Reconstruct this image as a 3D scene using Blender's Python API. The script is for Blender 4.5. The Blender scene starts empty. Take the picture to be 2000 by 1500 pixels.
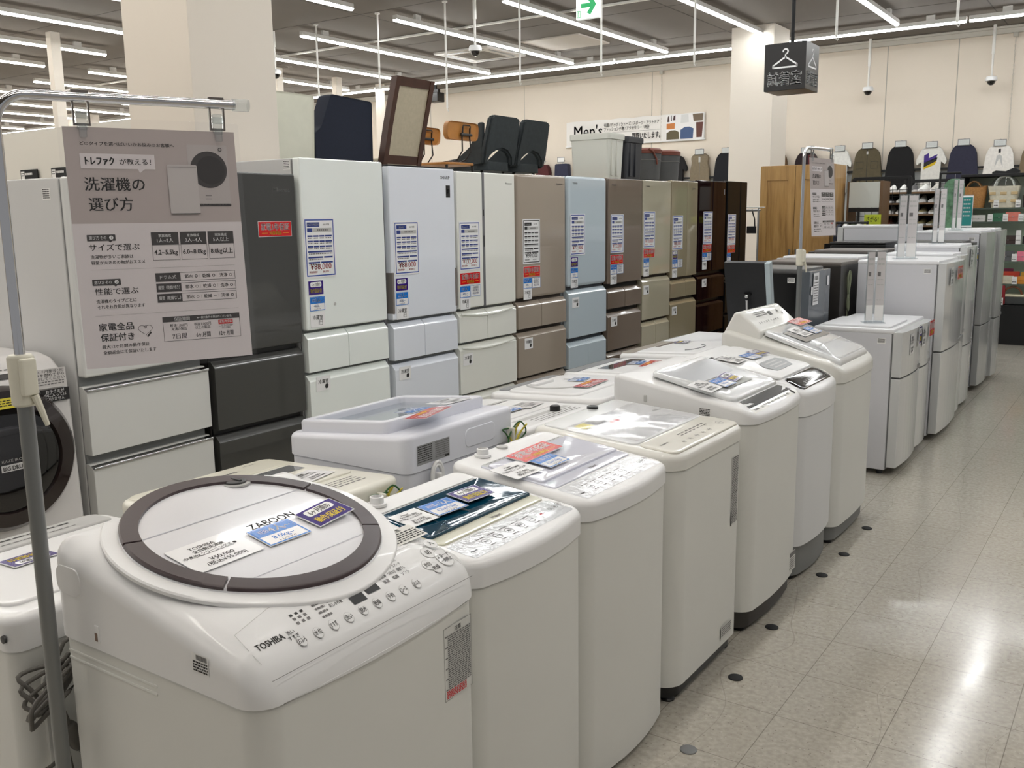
import bpy, bmesh, math, random
from math import sin, cos, pi, radians as R
from mathutils import Vector as V, Matrix
import numpy as np
random.seed(7)
S = bpy.context.scene
COL = S.collection

# ---------------------------------------------------------------- camera, world, exposure
cam_d = bpy.data.cameras.new('camera'); cam = bpy.data.objects.new('camera', cam_d); COL.objects.link(cam)
def _cam(pitch, yaw, roll, H):
    cp, sp = cos(pitch), sin(pitch)
    fw = V((-sin(yaw)*cp, cos(yaw)*cp, -sp)); r = V((cos(yaw), sin(yaw), 0)); u = r.cross(fw)
    c, s = cos(roll), sin(roll)
    r2 = r*c + u*s; u2 = u*c - r*s
    m = Matrix((r2, u2, -fw)).transposed().to_4x4(); m.translation = V((0, 0, H))
    return m
cam.matrix_world = _cam(R(10.07), R(34.5), R(-.77), 1.507)
cam_d.sensor_width = 36; cam_d.sensor_fit = 'HORIZONTAL'; cam_d.lens = 36*1828/2000
cam_d.clip_start = .05; cam_d.clip_end = 200
S.camera = cam
S.view_settings.view_transform = 'Standard'; S.view_settings.look = 'None'
S.view_settings.gamma = 1; S.view_settings.use_curve_mapping = False
S.view_settings.exposure = 0.0
S.cycles.max_bounces = 7; S.cycles.diffuse_bounces = 4; S.cycles.glossy_bounces = 4
S.cycles.transparent_max_bounces = 12; S.cycles.transmission_bounces = 3
S.cycles.sample_clamp_indirect = 4; S.cycles.caustics_reflective = False; S.cycles.caustics_refractive = False
S.cycles.use_denoising = True
W = bpy.data.worlds.new('store_ambient'); S.world = W; W.use_nodes = True
W.node_tree.nodes['Background'].inputs[0].default_value = (1, 1, 1, 1)
W.node_tree.nodes['Background'].inputs[1].default_value = .30
LIGHT_STRENGTH = 32.0

# ---------------------------------------------------------------- materials
def lin(c):
    return tuple(((v/255)/12.92 if v/255 <= .04045 else ((v/255+.055)/1.055)**2.4) for v in c)
MATS = {}
def mat(name, c, rough=.4, metal=0, coat=0, spec=.5, noise=0, nscale=20, alpha=None, emit=0, bump=0):
    if name in MATS: return MATS[name]
    m = bpy.data.materials.new(name); m.use_nodes = True; nt = m.node_tree
    b = nt.nodes['Principled BSDF']; l = lin(c)
    b.inputs['Base Color'].default_value = (*l, 1); b.inputs['Roughness'].default_value = rough
    b.inputs['Metallic'].default_value = metal; b.inputs['Specular IOR Level'].default_value = spec
    if coat: b.inputs['Coat Weight'].default_value = coat; b.inputs['Coat Roughness'].default_value = .04
    if emit: b.inputs['Emission Color'].default_value = (*l, 1); b.inputs['Emission Strength'].default_value = emit
    if noise or bump:
        tc = nt.nodes.new('ShaderNodeTexCoord'); n = nt.nodes.new('ShaderNodeTexNoise')
        n.inputs['Scale'].default_value = nscale; n.inputs['Detail'].default_value = 3
        nt.links.new(tc.outputs['Object'], n.inputs['Vector'])
        if noise:
            r = nt.nodes.new('ShaderNodeValToRGB')
            r.color_ramp.elements[0].position = .3; r.color_ramp.elements[1].position = .7
            r.color_ramp.elements[0].color = (*[v*(1-noise) for v in l], 1)
            r.color_ramp.elements[1].color = (*[min(1, v*(1+noise)) for v in l], 1)
            nt.links.new(n.outputs['Fac'], r.inputs['Fac']); nt.links.new(r.outputs[0], b.inputs['Base Color'])
        if bump:
            bp = nt.nodes.new('ShaderNodeBump'); bp.inputs['Strength'].default_value = bump; bp.inputs['Distance'].default_value = .002
            nt.links.new(n.outputs['Fac'], bp.inputs['Height']); nt.links.new(bp.outputs[0], b.inputs['Normal'])
    if alpha is not None:                       # thin clear sheet: transparent with a fresnel gloss
        nt.nodes.remove(b); out = nt.nodes['Material Output']
        t = nt.nodes.new('ShaderNodeBsdfTransparent'); t.inputs[0].default_value = (*l, 1)
        g = nt.nodes.new('ShaderNodeBsdfGlossy'); g.inputs['Roughness'].default_value = rough
        d = nt.nodes.new('ShaderNodeBsdfDiffuse'); d.inputs[0].default_value = (*l, 1)
        lw = nt.nodes.new('ShaderNodeLayerWeight'); lw.inputs[0].default_value = .5
        pw = nt.nodes.new('ShaderNodeMath'); pw.operation = 'POWER'; pw.inputs[1].default_value = 4
        fr = nt.nodes.new('ShaderNodeMath'); fr.operation = 'MULTIPLY_ADD'; fr.inputs[1].default_value = .7; fr.inputs[2].default_value = .025
        nt.links.new(lw.outputs['Facing'], pw.inputs[0]); nt.links.new(pw.outputs[0], fr.inputs[0])
        m1 = nt.nodes.new('ShaderNodeMixShader'); m2 = nt.nodes.new('ShaderNodeMixShader')
        m1.inputs[0].default_value = alpha
        nt.links.new(t.outputs[0], m1.inputs[1]); nt.links.new(d.outputs[0], m1.inputs[2])
        nt.links.new(fr.outputs[0], m2.inputs[0]); nt.links.new(m1.outputs[0], m2.inputs[1]); nt.links.new(g.outputs[0], m2.inputs[2])
        nt.links.new(m2.outputs[0], out.inputs['Surface'])
    MATS[name] = m
    return m

# ---------------------------------------------------------------- mesh builder
class MB:
    def __init__(s): s.v = []; s.f = []; s.mi = []; s.mats = []; s.cur = 0
    def use(s, m):
        if m not in s.mats: s.mats.append(m)
        s.cur = s.mats.index(m); return s
    def add(s, vs, fs, M=None):
        o = len(s.v)
        s.v += [tuple(M @ V(p)) for p in vs] if M is not None else [tuple(p) for p in vs]
        s.f += [tuple(i+o for i in f) for f in fs]; s.mi += [s.cur]*len(fs); return s
    def rings(s, rs, cap0=True, cap1=True, closed=True, M=None):
        n = len(rs[0]); vs = [p for r in rs for p in r]; fs = []
        for k in range(len(rs)-1):
            for i in range(n if closed else n-1):
                j = (i+1) % n
                fs.append((k*n+i, k*n+j, (k+1)*n+j, (k+1)*n+i))
        if cap0: fs.append(tuple(range(n-1, -1, -1)))
        if cap1: fs.append(tuple((len(rs)-1)*n+i for i in range(n)))
        return s.add(vs, fs, M)
    def box(s, x0, x1, y0, y1, z0, z1, r=0, seg=2, M=None):
        if x1 < x0: x0, x1 = x1, x0
        if y1 < y0: y0, y1 = y1, y0
        if z1 < z0: z0, z1 = z1, z0
        if r <= 0:
            vs = [(x, y, z) for z in (z0, z1) for y in (y0, y1) for x in (x0, x1)]
            return s.add(vs, [(0,2,3,1),(4,5,7,6),(0,1,5,4),(2,6,7,3),(0,4,6,2),(1,3,7,5)], M)
        r = min(r, .49*min(x1-x0, y1-y0, z1-z0))
        bm = bmesh.new(); bmesh.ops.create_cube(bm, size=1)
        for v in bm.verts: v.co = V(((x0+x1)/2+v.co.x*(x1-x0), (y0+y1)/2+v.co.y*(y1-y0), (z0+z1)/2+v.co.z*(z1-z0)))
        bmesh.ops.bevel(bm, geom=bm.edges[:], offset=r, segments=seg, affect='EDGES', profile=.5)
        bm.verts.index_update()
        s.add([v.co[:] for v in bm.verts], [[v.index for v in f.verts] for f in bm.faces], M); bm.free(); return s
    def prism(s, poly, axis, a, b, r=0, seg=2, M=None):
        """poly in the two other axes (cyclic order), extruded along axis from a to b; r bevels every edge"""
        def P(p, t): return {'x': (t, p[0], p[1]), 'y': (p[0], t, p[1]), 'z': (p[0], p[1], t)}[axis]
        bm = bmesh.new(); n = len(poly)
        A = [bm.verts.new(P(p, a)) for p in poly]; B = [bm.verts.new(P(p, b)) for p in poly]
        bm.faces.new(A); bm.faces.new(B[::-1])
        for i in range(n): bm.faces.new((A[i], B[i], B[(i+1) % n], A[(i+1) % n]))
        bmesh.ops.recalc_face_normals(bm, faces=bm.faces[:])
        if r: bmesh.ops.bevel(bm, geom=bm.edges[:], offset=r, segments=seg, affect='EDGES', profile=.5, clamp_overlap=True)
        bm.verts.index_update()
        s.add([v.co[:] for v in bm.verts], [[v.index for v in f.verts] for f in bm.faces], M); bm.free(); return s
    def tube(s, pts, r, n=8, closed=False, caps=True):
        pts = [V(p) for p in pts]; N = len(pts); rs = []; up = None
        for i, p in enumerate(pts):
            a = pts[(i-1) % N] if (closed or i > 0) else p; b = pts[(i+1) % N] if (closed or i < N-1) else p
            t = (b-a).normalized()
            if up is None:
                up = V((0, 0, 1)) if abs(t.z) < .9 else V((1, 0, 0))
            u = (up - t*up.dot(t)); u = u.normalized() if u.length > 1e-6 else t.orthogonal().normalized(); w = t.cross(u); up = u
            rr = r[i] if isinstance(r, (list, tuple)) else r
            rs.append([p+(u*cos(2*pi*k/n)+w*sin(2*pi*k/n))*rr for k in range(n)])
        if closed: rs.append(rs[0]); return s.rings(rs, False, False)
        return s.rings(rs, caps, caps)
    def cyl(s, p, q, r, n=16): return s.tube([p, q], r, n)
    def lathe(s, prof, c=(0, 0, 0), n=24, M=None):
        rs = [[(c[0]+r*cos(2*pi*k/n), c[1]+r*sin(2*pi*k/n), c[2]+z) for k in range(n)] for r, z in prof]
        return s.rings(rs, M=M)
    def sphere(s, c, r, n=12, sz=1, M=None):
        return s.lathe([(max(1e-4, r*sin(pi*k/n)), -r*sz*cos(pi*k/n)) for k in range(n+1)], c, n*2, M)
    def build(s, name, parent=None, smooth=True, ang=42, m=None):
        me = bpy.data.meshes.new(name)
        me.from_pydata(s.v, [], s.f)
        for q in (s.mats or ([m] if m else [])): me.materials.append(q)
        me.polygons.foreach_set('material_index', s.mi)
        me.update()
        o = bpy.data.objects.new(name, me); COL.objects.link(o)
        if smooth:
            me.polygons.foreach_set('use_smooth', [True]*len(me.polygons)); me.set_sharp_from_angle(angle=R(ang))
            if len(s.v) < 4000:
                w = o.modifiers.new('weighted', 'WEIGHTED_NORMAL'); w.keep_sharp = True; w.weight = 80
        if parent is not None: o.parent = parent
        return o

def tag(o, label=None, cat=None, group=None, kind=None):
    if label: o['label'] = label
    if cat: o['category'] = cat
    if group: o['group'] = group
    if kind: o['kind'] = kind
    return o
def thing(name, label, cat, loc=(0, 0, 0), rz=0, group=None, rot=None):
    o = bpy.data.objects.new(name, None); COL.objects.link(o); o.empty_display_size = .1
    o.location = loc; o.rotation_euler = rot if rot else (0, 0, rz)
    return tag(o, label, cat, group)
def struct(name, mb, **k):
    o = mb.build(name, **k); o['kind'] = 'structure'; return o

# ---------------------------------------------------------------- lettering
_TX = {}
def glyphs(t, bold):
    k = (t, bold)
    if k not in _TX:
        c = bpy.data.curves.new('t', 'FONT'); c.body = t; c.resolution_u = 2; c.offset = bold
        o = bpy.data.objects.new('t', c); COL.objects.link(o)
        me = bpy.data.meshes.new_from_object(o.evaluated_get(bpy.context.evaluated_depsgraph_get()))
        vs = [(v.co.x, v.co.y) for v in me.vertices]; fs = [tuple(p.vertices) for p in me.polygons]
        bpy.data.objects.remove(o); bpy.data.curves.remove(c); bpy.data.meshes.remove(me)
        xs = [v[0] for v in vs] or [0]; ys = [v[1] for v in vs] or [0]
        _TX[k] = (vs, fs, min(xs), max(xs), min(ys), max(ys))
    return _TX[k]
class Sheet:
    """flat printing on a surface: fn(u, v, lift) gives the point"""
    def __init__(s, mb, fn, step=.0004): s.mb = mb; s.fn = fn; s.st = step
    def rect(s, u0, v0, u1, v1, m, lv=1, nu=1, nv=1):
        s.mb.use(m); vs = [s.fn(u0+(u1-u0)*i/nu, v0+(v1-v0)*j/nv, lv*s.st) for j in range(nv+1) for i in range(nu+1)]
        return s.mb.add(vs, [(j*(nu+1)+i, j*(nu+1)+i+1, (j+1)*(nu+1)+i+1, (j+1)*(nu+1)+i) for j in range(nv) for i in range(nu)])
    def poly(s, pts, m, lv=1): s.mb.use(m); return s.mb.add([s.fn(u, v, lv*s.st) for u, v in pts], [tuple(range(len(pts)))])
    def frame(s, u0, v0, u1, v1, t, m, lv=1):
        s.rect(u0, v0, u1, v0+t, m, lv); s.rect(u0, v1-t, u1, v1, m, lv); s.rect(u0, v0+t, u0+t, v1-t, m, lv); s.rect(u1-t, v0+t, u1, v1-t, m, lv)
    def circ(s, u, v, r, m, lv=1, n=20): s.poly([(u+r*cos(2*pi*k/n), v+r*sin(2*pi*k/n)) for k in range(n)], m, lv)
    def ring(s, u, v, r, t, m, lv=1, n=24, a0=0, a1=2*pi):
        s.mb.use(m); vs = []; c = abs(a1-a0-2*pi) < 1e-6
        for k in range(n if c else n+1):
            a = a0+(a1-a0)*k/n
            vs += [s.fn(u+(r-t)*cos(a), v+(r-t)*sin(a), lv*s.st), s.fn(u+r*cos(a), v+r*sin(a), lv*s.st)]
        q = len(vs)
        s.mb.add(vs, [(2*k, 2*k+1, (2*k+3) % q, (2*k+2) % q) for k in range(n)])
    def line(s, pts, t, m, lv=1):
        s.mb.use(m)
        for (a, b), (c, d) in zip(pts, pts[1:]):
            L = math.hypot(c-a, d-b) or 1; x, y = -(d-b)/L*t/2, (c-a)/L*t/2
            s.mb.add([s.fn(*p, lv*s.st) for p in ((a-x, b-y), (c-x, d-y), (c+x, d+y), (a+x, b+y))], [(0, 1, 2, 3)])
    def txt(s, t, u, v, h, m, lv=2, al='C', fit=None, bold=.012, maxw=None, ang=0):
        """baseline-centred: text box height h (cap/kanji height), anchor at (u, v) = vertical middle"""
        vs, fs, x0, x1, y0, y1 = glyphs(t, 0)
        if not vs: return
        k = h/.72; kx = k; w = (x1-x0)*k
        if fit: kx = fit/(x1-x0); w = fit
        elif maxw and w > maxw: kx = maxw/(x1-x0); w = maxw
        du = {'C': -w/2, 'L': 0, 'R': -w}[al]; ca, sa = cos(ang), sin(ang)
        s.mb.use(m); d = bold*.9*k if h > .005 else 0
        for ox, oy in (((-d, 0), (d, 0), (0, d*.8)) if bold >= .02 and d else ((-d, 0), (d, 0)) if d else ((0, 0),)):
            out = []
            for x, y in vs:
                a, b = (x-x0)*kx+du+ox, (y-.36)*k+oy
                out.append(s.fn(u+a*ca-b*sa, v+a*sa+b*ca, lv*s.st))
            s.mb.add(out, fs)
    def bars(s, u0, v, u1, h, m, lv=2, n=6, seed=0):
        rr = random.Random(seed); x = u0; ave = (u1-u0)/n
        while x < u1:
            w = ave*rr.uniform(.4, 1); s.rect(x, v-h/2, min(u1, x+w), v+h/2, m, lv); x += w+ave*.2
def flat(O, xd, yd):
    O, xd, yd = V(O), V(xd).normalized(), V(yd).normalized(); n = xd.cross(yd)
    return lambda u, v, l: tuple(O+xd*u+yd*v+n*l)

# ---------------------------------------------------------------- palette
WHITE = mat('white_enamel', (228, 228, 225), .22, coat=.5, noise=.012, nscale=3)
WHITE2 = mat('white_plastic', (231, 231, 231), .33, coat=.18)
COOLW = mat('cool_white_plastic', (224, 226, 235), .35, coat=.15)
CREAM = mat('cream_plastic', (226, 224, 212), .32, coat=.3)
STEELW = mat('painted_steel_white', (222, 222, 217), .38, noise=.012, nscale=4)
GREY = mat('grey_plastic', (120, 121, 122), .4)
LGREY = mat('light_grey_plastic', (186, 186, 184), .35)
DGREY = mat('dark_grey_plastic', (62, 62, 63), .42)
BLACK = mat('black_plastic', (16, 16, 17), .35)
MBLACK = mat('matte_black', (17, 17, 18), .7)
GBLACK = mat('gloss_black', (9, 8, 9), .05, coat=.6)
CHROME = mat('chrome', (215, 215, 218), .09, metal=1)
STEEL = mat('brushed_steel', (170, 172, 174), .3, metal=1)
INK = mat('ink_black', (28, 26, 27), .6)
INKG = mat('ink_grey', (112, 110, 110), .6)
PAPER = mat('white_paper', (238, 237, 235), .5)
GLOSSP = mat('laminated_white', (240, 240, 241), .16, coat=.3)
RED = mat('print_red', (203, 22, 24), .22, coat=.3)
YEL = mat('print_yellow', (250, 226, 60), .4)
PURP = mat('print_purple', (52, 24, 120), .22, coat=.3)
BLUE = mat('print_blue', (34, 118, 205), .22, coat=.3)
NAVYP = mat('print_navy', (38, 58, 130), .4)
FRAMEB = mat('print_frame_blue', (60, 84, 165), .35)
PRED = mat('print_price_red', (205, 40, 48), .5)
CLEAR = mat('clear_film', (254, 254, 255), .08, alpha=.015)
ACRY = mat('clear_acrylic', (244, 247, 248), .05, alpha=.08)
SMOKE = mat('smoked_clear', (214, 217, 220), .08, alpha=.25)
PRW = mat('print_white', (245, 245, 245), .5)
# ---------------------------------------------------------------- setting: floor, ceiling, walls, pillars
def floor_material():
    m = bpy.data.materials.new('vinyl_tile_floor'); m.use_nodes = True; nt = m.node_tree; b = nt.nodes['Principled BSDF']
    N = nt.nodes.new; L = nt.links.new
    tc = N('ShaderNodeTexCoord'); sp = N('ShaderNodeSeparateXYZ'); L(tc.outputs['Object'], sp.inputs[0])
    def mth(op, a, c=None):
        n = N('ShaderNodeMath'); n.operation = op
        for i, q in enumerate((a, c)):
            if q is None: continue
            if isinstance(q, (int, float)): n.inputs[i].default_value = q
            else: L(q, n.inputs[i])
        return n.outputs[0]
    def seam(o, off):
        t = mth('DIVIDE', mth('ADD', o, off), .303); f = mth('FRACT', t)
        return mth('MINIMUM', f, mth('SUBTRACT', 1, f)), mth('FLOOR', t)
    fx, ix = seam(sp.outputs[0], .842+30.3); fy, iy = seam(sp.outputs[1], -2.318+30.3)
    line = mth('LESS_THAN', mth('MINIMUM', fx, fy), .0042)
    cell = N('ShaderNodeCombineXYZ'); L(ix, cell.inputs[0]); L(iy, cell.inputs[1])
    wn = N('ShaderNodeTexWhiteNoise'); wn.noise_dimensions = '2D'; L(cell.outputs[0], wn.inputs['Vector'])
    def noise(sc, det=2):
        n = N('ShaderNodeTexNoise'); n.inputs['Scale'].default_value = sc; n.inputs['Detail'].default_value = det
        L(tc.outputs['Object'], n.inputs['Vector']); return n.outputs['Fac']
    def ramp(f, *st):
        r = N('ShaderNodeValToRGB'); e = r.color_ramp.elements
        while len(e) < len(st): e.new(.5)
        for q, (p, c) in zip(e, st): q.position = p; q.color = (*c, 1) if len(c) == 3 else c
        L(f, r.inputs[0]); return r.outputs[0]
    def mix(f, a, c):
        n = N('ShaderNodeMix'); n.data_type = 'RGBA'
        if isinstance(f, (int, float)): n.inputs['Factor'].default_value = f
        else: L(f, n.inputs['Factor'])
        for q, i in ((a, 6), (c, 7)):
            if isinstance(q, tuple): n.inputs[i].default_value = (*q, 1)
            else: L(q, n.inputs[i])
        return n.outputs[2]
    base = ramp(noise(55, 3), (.3, lin((170, 164, 152))), (.55, lin((185, 179, 167))), (.75, lin((196, 190, 179))))
    vo = N('ShaderNodeTexVoronoi'); vo.inputs['Scale'].default_value = 90; L(tc.outputs['Object'], vo.inputs['Vector'])
    chip = mth('LESS_THAN', vo.outputs['Distance'], .23)
    sel = N('ShaderNodeSeparateColor'); L(vo.outputs['Color'], sel.inputs[0])
    base = mix(mth('MULTIPLY', mth('MULTIPLY', chip, mth('GREATER_THAN', sel.outputs[0], .8)), .6), base, lin((118, 111, 101)))
    base = mix(mth('MULTIPLY', mth('MULTIPLY', chip, mth('LESS_THAN', sel.outputs[0], .16)), .6), base, lin((205, 201, 192)))
    base = mix(mth('MULTIPLY', wn.outputs[0], .10), base, lin((150, 144, 132)))
    base = mix(mth('MULTIPLY', line, .62), base, lin((98, 92, 84)))
    crk = N('ShaderNodeTexWave'); crk.inputs['Scale'].default_value = .33; crk.inputs['Distortion'].default_value = 9; crk.inputs['Detail'].default_value = 3
    L(tc.outputs['Object'], crk.inputs['Vector'])
    base = mix(mth('MULTIPLY', mth('LESS_THAN', mth('ABSOLUTE', mth('SUBTRACT', crk.outputs['Fac'], .5)), .004), .3), base, lin((110, 104, 95)))
    L(base, b.inputs['Base Color'])
    rr = ramp(noise(2.3, 4), (.3, (.10,)*3), (.7, (.20,)*3)); L(rr, b.inputs['Roughness'])
    bp = N('ShaderNodeBump'); bp.inputs['Strength'].default_value = .12; bp.inputs['Distance'].default_value = .012
    L(mth('ADD', noise(3.0, 2), mth('MULTIPLY', noise(60, 2), .03)), bp.inputs['Height']); L(bp.outputs[0], b.inputs['Normal'])
    b.inputs['Specular IOR Level'].default_value = .6
    return m
ZC, YW = 3.85, 14.1
X0, X1, Y0, Y1 = -27, 7, -7, YW
b = MB().use(floor_material()).box(X0, X1, Y0, Y1+.2, -.1, 0); struct('floor', b, smooth=False)
CEILM = mat('ceiling_board', (114, 108, 102), .9, noise=.03, nscale=2)
SEAM = mat('ceiling_seam', (84, 80, 76), .9)
b = MB().use(CEILM).box(X0, X1, Y0, Y1+.2, ZC, ZC+.1)
b.use(SEAM)
for x in np.arange(-26, 7, 3.02): b.box(x-.006, x+.006, Y0, Y1, ZC-.002, ZC+.001)
for y in np.arange(-6.1, 14, 1.82): b.box(X0, X1, y-.005, y+.005, ZC-.002, ZC+.001)
struct('ceiling', b, smooth=False)
WALLM = mat('wall_paint_offwhite', (224, 213, 198), .75, noise=.012, nscale=1.5)
WSEAM = mat('wall_panel_joint', (176, 171, 160), .8)
b = MB().use(WALLM).box(X0, X1, YW, YW+.2, 0, ZC)
b.use(WSEAM)
for x in (-11.45, -9.35, -6.9, -3.32, -2.42): b.box(x-.006, x+.006, YW-.003, YW+.01, 0, ZC)
struct('wall_back', b, smooth=False)
b = MB().use(WALLM).box(X0-.2, X0, Y0, Y1, 0, ZC); struct('wall_left', b, smooth=False)
TRIMM = mat('ceiling_trim', (205, 200, 190), .5)
b = MB().use(TRIMM).box(X0, X1, YW-.05, YW, ZC-.09, ZC, .008).box(X0, X1, YW-.09, YW-.05, ZC-.03, ZC, .006); struct('trim_1', b)
b = MB().use(mat('baseboard_dark', (70, 66, 62), .6)).box(X0, X1, YW-.012, YW, 0, .08, .003); struct('baseboard_back', b)
PILM = mat('pillar_paint', (224, 216, 204), .7, noise=.01, nscale=2)
def pillar(n, x0, x1, y0, y1):
    struct('pillar_%d' % n, MB().use(PILM).box(x0, x1, y0, y1, 0, ZC, .008))
pillar(1, -4.75, -4.19, 3.22, 3.79)
pillar(2, -4.74, -4.18, 11.95, 12.53)
for n, y in enumerate((6.8, 10.43, 11.72, 12.78)): pillar(3+n, -11.62, -11.51, y, y+.13)
pillar(7, -20.0, -19.45, 11.9, 12.45)
# low white partition behind the refrigerators, with the small black price holders clipped on its rail
struct('wall_partition', MB().use(mat('partition_white', (222, 219, 210), .6)).box(-8.6, -5.0, 3.72, 3.8, 0, 2.16, .004))

# ---------------------------------------------------------------- ceiling fittings
TUBE = mat('led_tube_lit', (255, 250, 240), .5); 
TUBE.node_tree.nodes['Principled BSDF'].inputs['Emission Color'].default_value = (.985, 1.0, .995, 1)
TUBE.node_tree.nodes['Principled BSDF'].inputs['Emission Strength'].default_value = LIGHT_STRENGTH
TUBEW = mat('led_tube_lit_warm', (255, 240, 220), .5)
TUBEW.node_tree.nodes['Principled BSDF'].inputs['Emission Color'].default_value = (1, .95, .88, 1)
TUBEW.node_tree.nodes['Principled BSDF'].inputs['Emission Strength'].default_value = LIGHT_STRENGTH
HOUS = mat('light_housing_white', (215, 213, 208), .5)
def half(mb, axis, a, b2, c, z, r, n=8):
    """lit tube: a lower half round bar"""
    P = [(c+r*cos(pi+pi*k/n), z+r*.8*sin(pi+pi*k/n)) for k in range(n+1)]
    return mb.prism(P if axis == 'y' else P, axis, a, b2)
_lm = {}
def strip_light(x, y0, label, L=3.93, along='y', nt=3, warm=False):
    t = thing('strip_light', label, 'ceiling light', (x, y0, 3.74), 0 if along == 'y' else -pi/2, 'strip lights under the ceiling')
    k = (round(L, 2), nt, warm)
    if k not in _lm:
        h = MB().use(HOUS).box(-.032, .032, 0, L, 0, .05, .004).box(-.02, .02, .35, .45, .05, .11).box(-.02, .02, L-.45, L-.35, .05, .11)
        ho = h.build('housing', t); tb = []
        for i in range(nt):
            q = MB().use(TUBEW if warm else TUBE); half(q, 'y', L*i/nt+.004, L*(i+1)/nt-.004, 0, .002, .031); tb.append(q.build('tube', t, ang=60))
        _lm[k] = [ho]+tb
    else:
        for o in _lm[k]:
            c = o.copy(); COL.objects.link(c); c.parent = t
    return t
cols = [(-1.33-1.513*k) for k in range(-3, 16)]  # positive-x columns are unseen, added over the aisle to brighten floor and washer fronts
ordn = ['first','second','third','fourth','fifth','sixth','seventh','eighth','ninth','tenth','eleventh','twelfth','thirteenth','fourteenth','fifteenth','sixteenth','seventeenth','eighteenth','nineteenth','twentieth']
for i, x in enumerate(cols):
    for row, y0 in (('the row nearest the back wall', 8.49), ('the second row from the back wall', 3.87), ('the third row from the back wall', -.75), ('the unseen fourth row, added as fill', -5.37)):
        if y0 < 0 and (x < -12 or x > 2): continue
        if y0 < -5 and x > -3: continue  # fourth row is unseen fill, added to brighten the camera-facing sides
        if x > 3: continue
        strip_light(x, y0, 'lit white strip light, %s from the right in %s' % (ordn[i], row), warm=(y0 < 0 or x < -11.6))
for i in range(6):
    x = 2.6-4.72*i
    strip_light(x-4.69, 12.72, 'lit strip light running along the back wall, %s length from the right' % ordn[i], L=4.69, along='x')

WROD = mat('white_rod', (225, 223, 217), .4)
for i, (x, z, w) in enumerate([(-8.67, 2.93, 'above the navy chair'), (-7.67, 3.02, 'just right of the navy chair'), (-6.68, 2.72, 'left of the ceiling air conditioner'),
                               (-5.7, 2.92, 'above the plywood chairs'), (-4.73, 2.92, 'below the green exit sign'), (-3.74, 2.92, 'just left of the far pillar'),
                               (-2.44, 3.0, 'right of the fitting room sign'), (-1.49, 3.0, 'near the top right corner')]):
    b = MB().use(WROD).cyl((0, 0, z), (0, 0, ZC), .011, 8).cyl((0, 0, ZC-.015), (0, 0, ZC), .03, 10).tube([(0, 0, z), (0, 0, z-.02), (.012, 0, z-.035), (.02, 0, z-.02)], .006, 6)
    o = b.build('hanging_rod'); o.location = (x, 8.52, 0); tag(o, 'thin white hanging rod from the ceiling ' + w, 'hanging rod', 'white hanging rods')
def dome_camera(x, y, z, label, rod=True):
    t = thing('security_camera', label, 'security camera', (x, y, 0), 0, 'dome cameras')
    if rod: MB().use(WROD).cyl((0, 0, z+.05), (0, 0, ZC), .013, 8).cyl((0, 0, z+.33), (0, 0, ZC), .02, 8).build('rod', t)
    MB().use(WHITE2).lathe([(.01, .06), (.06, .055), (.072, .03), (.07, 0), (.05, -.005)][::-1], (0, 0, z)).build('housing', t)
    MB().use(GBLACK).lathe([(.052, 0), (.05, -.02), (.036, -.042), (.015, -.054), (.001, -.056)][::-1], (0, 0, z)).build('dome', t)
dome_camera(-6.3, 8.55, 3.29, 'white dome camera on a rod in front of the air conditioner vent')
dome_camera(-3.5, 13.85, 3.16, 'small dome camera on a rod at the wall beside the fitting room sign')
dome_camera(-1.97, 13.85, 3.16, 'small dome camera on a rod at the wall above the white blouse')
dome_camera(-9.40, 8.5, 3.33, 'white dome camera close to the near pillar edge')
t = thing('spot_projector', 'black spot projector under the ceiling above the brown framed chair', 'projector', (-10.6, 13.2, 0))
MB().use(BLACK).box(-.12, .12, -.1, .1, 3.5, 3.66, .015).box(-.17, -.1, -.05, .05, 3.53, 3.62, .01).build('body', t)
MB().use(BLACK).cyl((0, 0, 3.6), (0, 0, ZC), .03, 10).box(-.08, .08, -.03, .03, 3.63, 3.72, .005).build('bracket', t)
t = thing('air_conditioner', 'ceiling cassette air conditioner with a dark grille', 'air conditioner', (-8.33, 11.42, ZC), R(0))
MB().use(mat('ac_panel', (196, 192, 186), .5)).box(-.48, .48, -.48, .48, -.035, 0, .012).build('panel', t)
q = MB().use(mat('ac_grille', (120, 114, 106), .6)).box(-.27, .27, -.27, .27, -.041, -.03, .004)
for i in range(9): q.box(-.25, .25, -.24+i*.06-.004, -.24+i*.06+.004, -.044, -.04)
q.build('grille', t)
q = MB().use(BLACK)
for s in (-1, 1): q.box(-.34, .34, s*.385-.025, s*.385+.025, -.037, -.02); q.box(s*.385-.025, s*.385+.025, -.34, .34, -.037, -.02)
q.build('air_slot', t)
b = MB().use(mat('hatch_grey', (188, 180, 170), .6)).box(-.46, .46, -.42, .42, -.02, 0, .004)
o = b.build('ceiling_hatch'); o.location = (-6.9, 11.42, ZC); tag(o, 'plain square ceiling hatch right of the air conditioner', 'ceiling hatch')
b = MB().use(WROD).box(-21, 4, 9.72, 9.765, ZC-.028, ZC-.004, .006)
for x in np.arange(-20, 4, 2.6): b.cyl((x, 9.742, ZC-.02), (x, 9.742, ZC), .006, 6)
tag(b.build('cable_rail'), 'long thin white cable rail crossing under the ceiling', 'cable rail')
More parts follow.
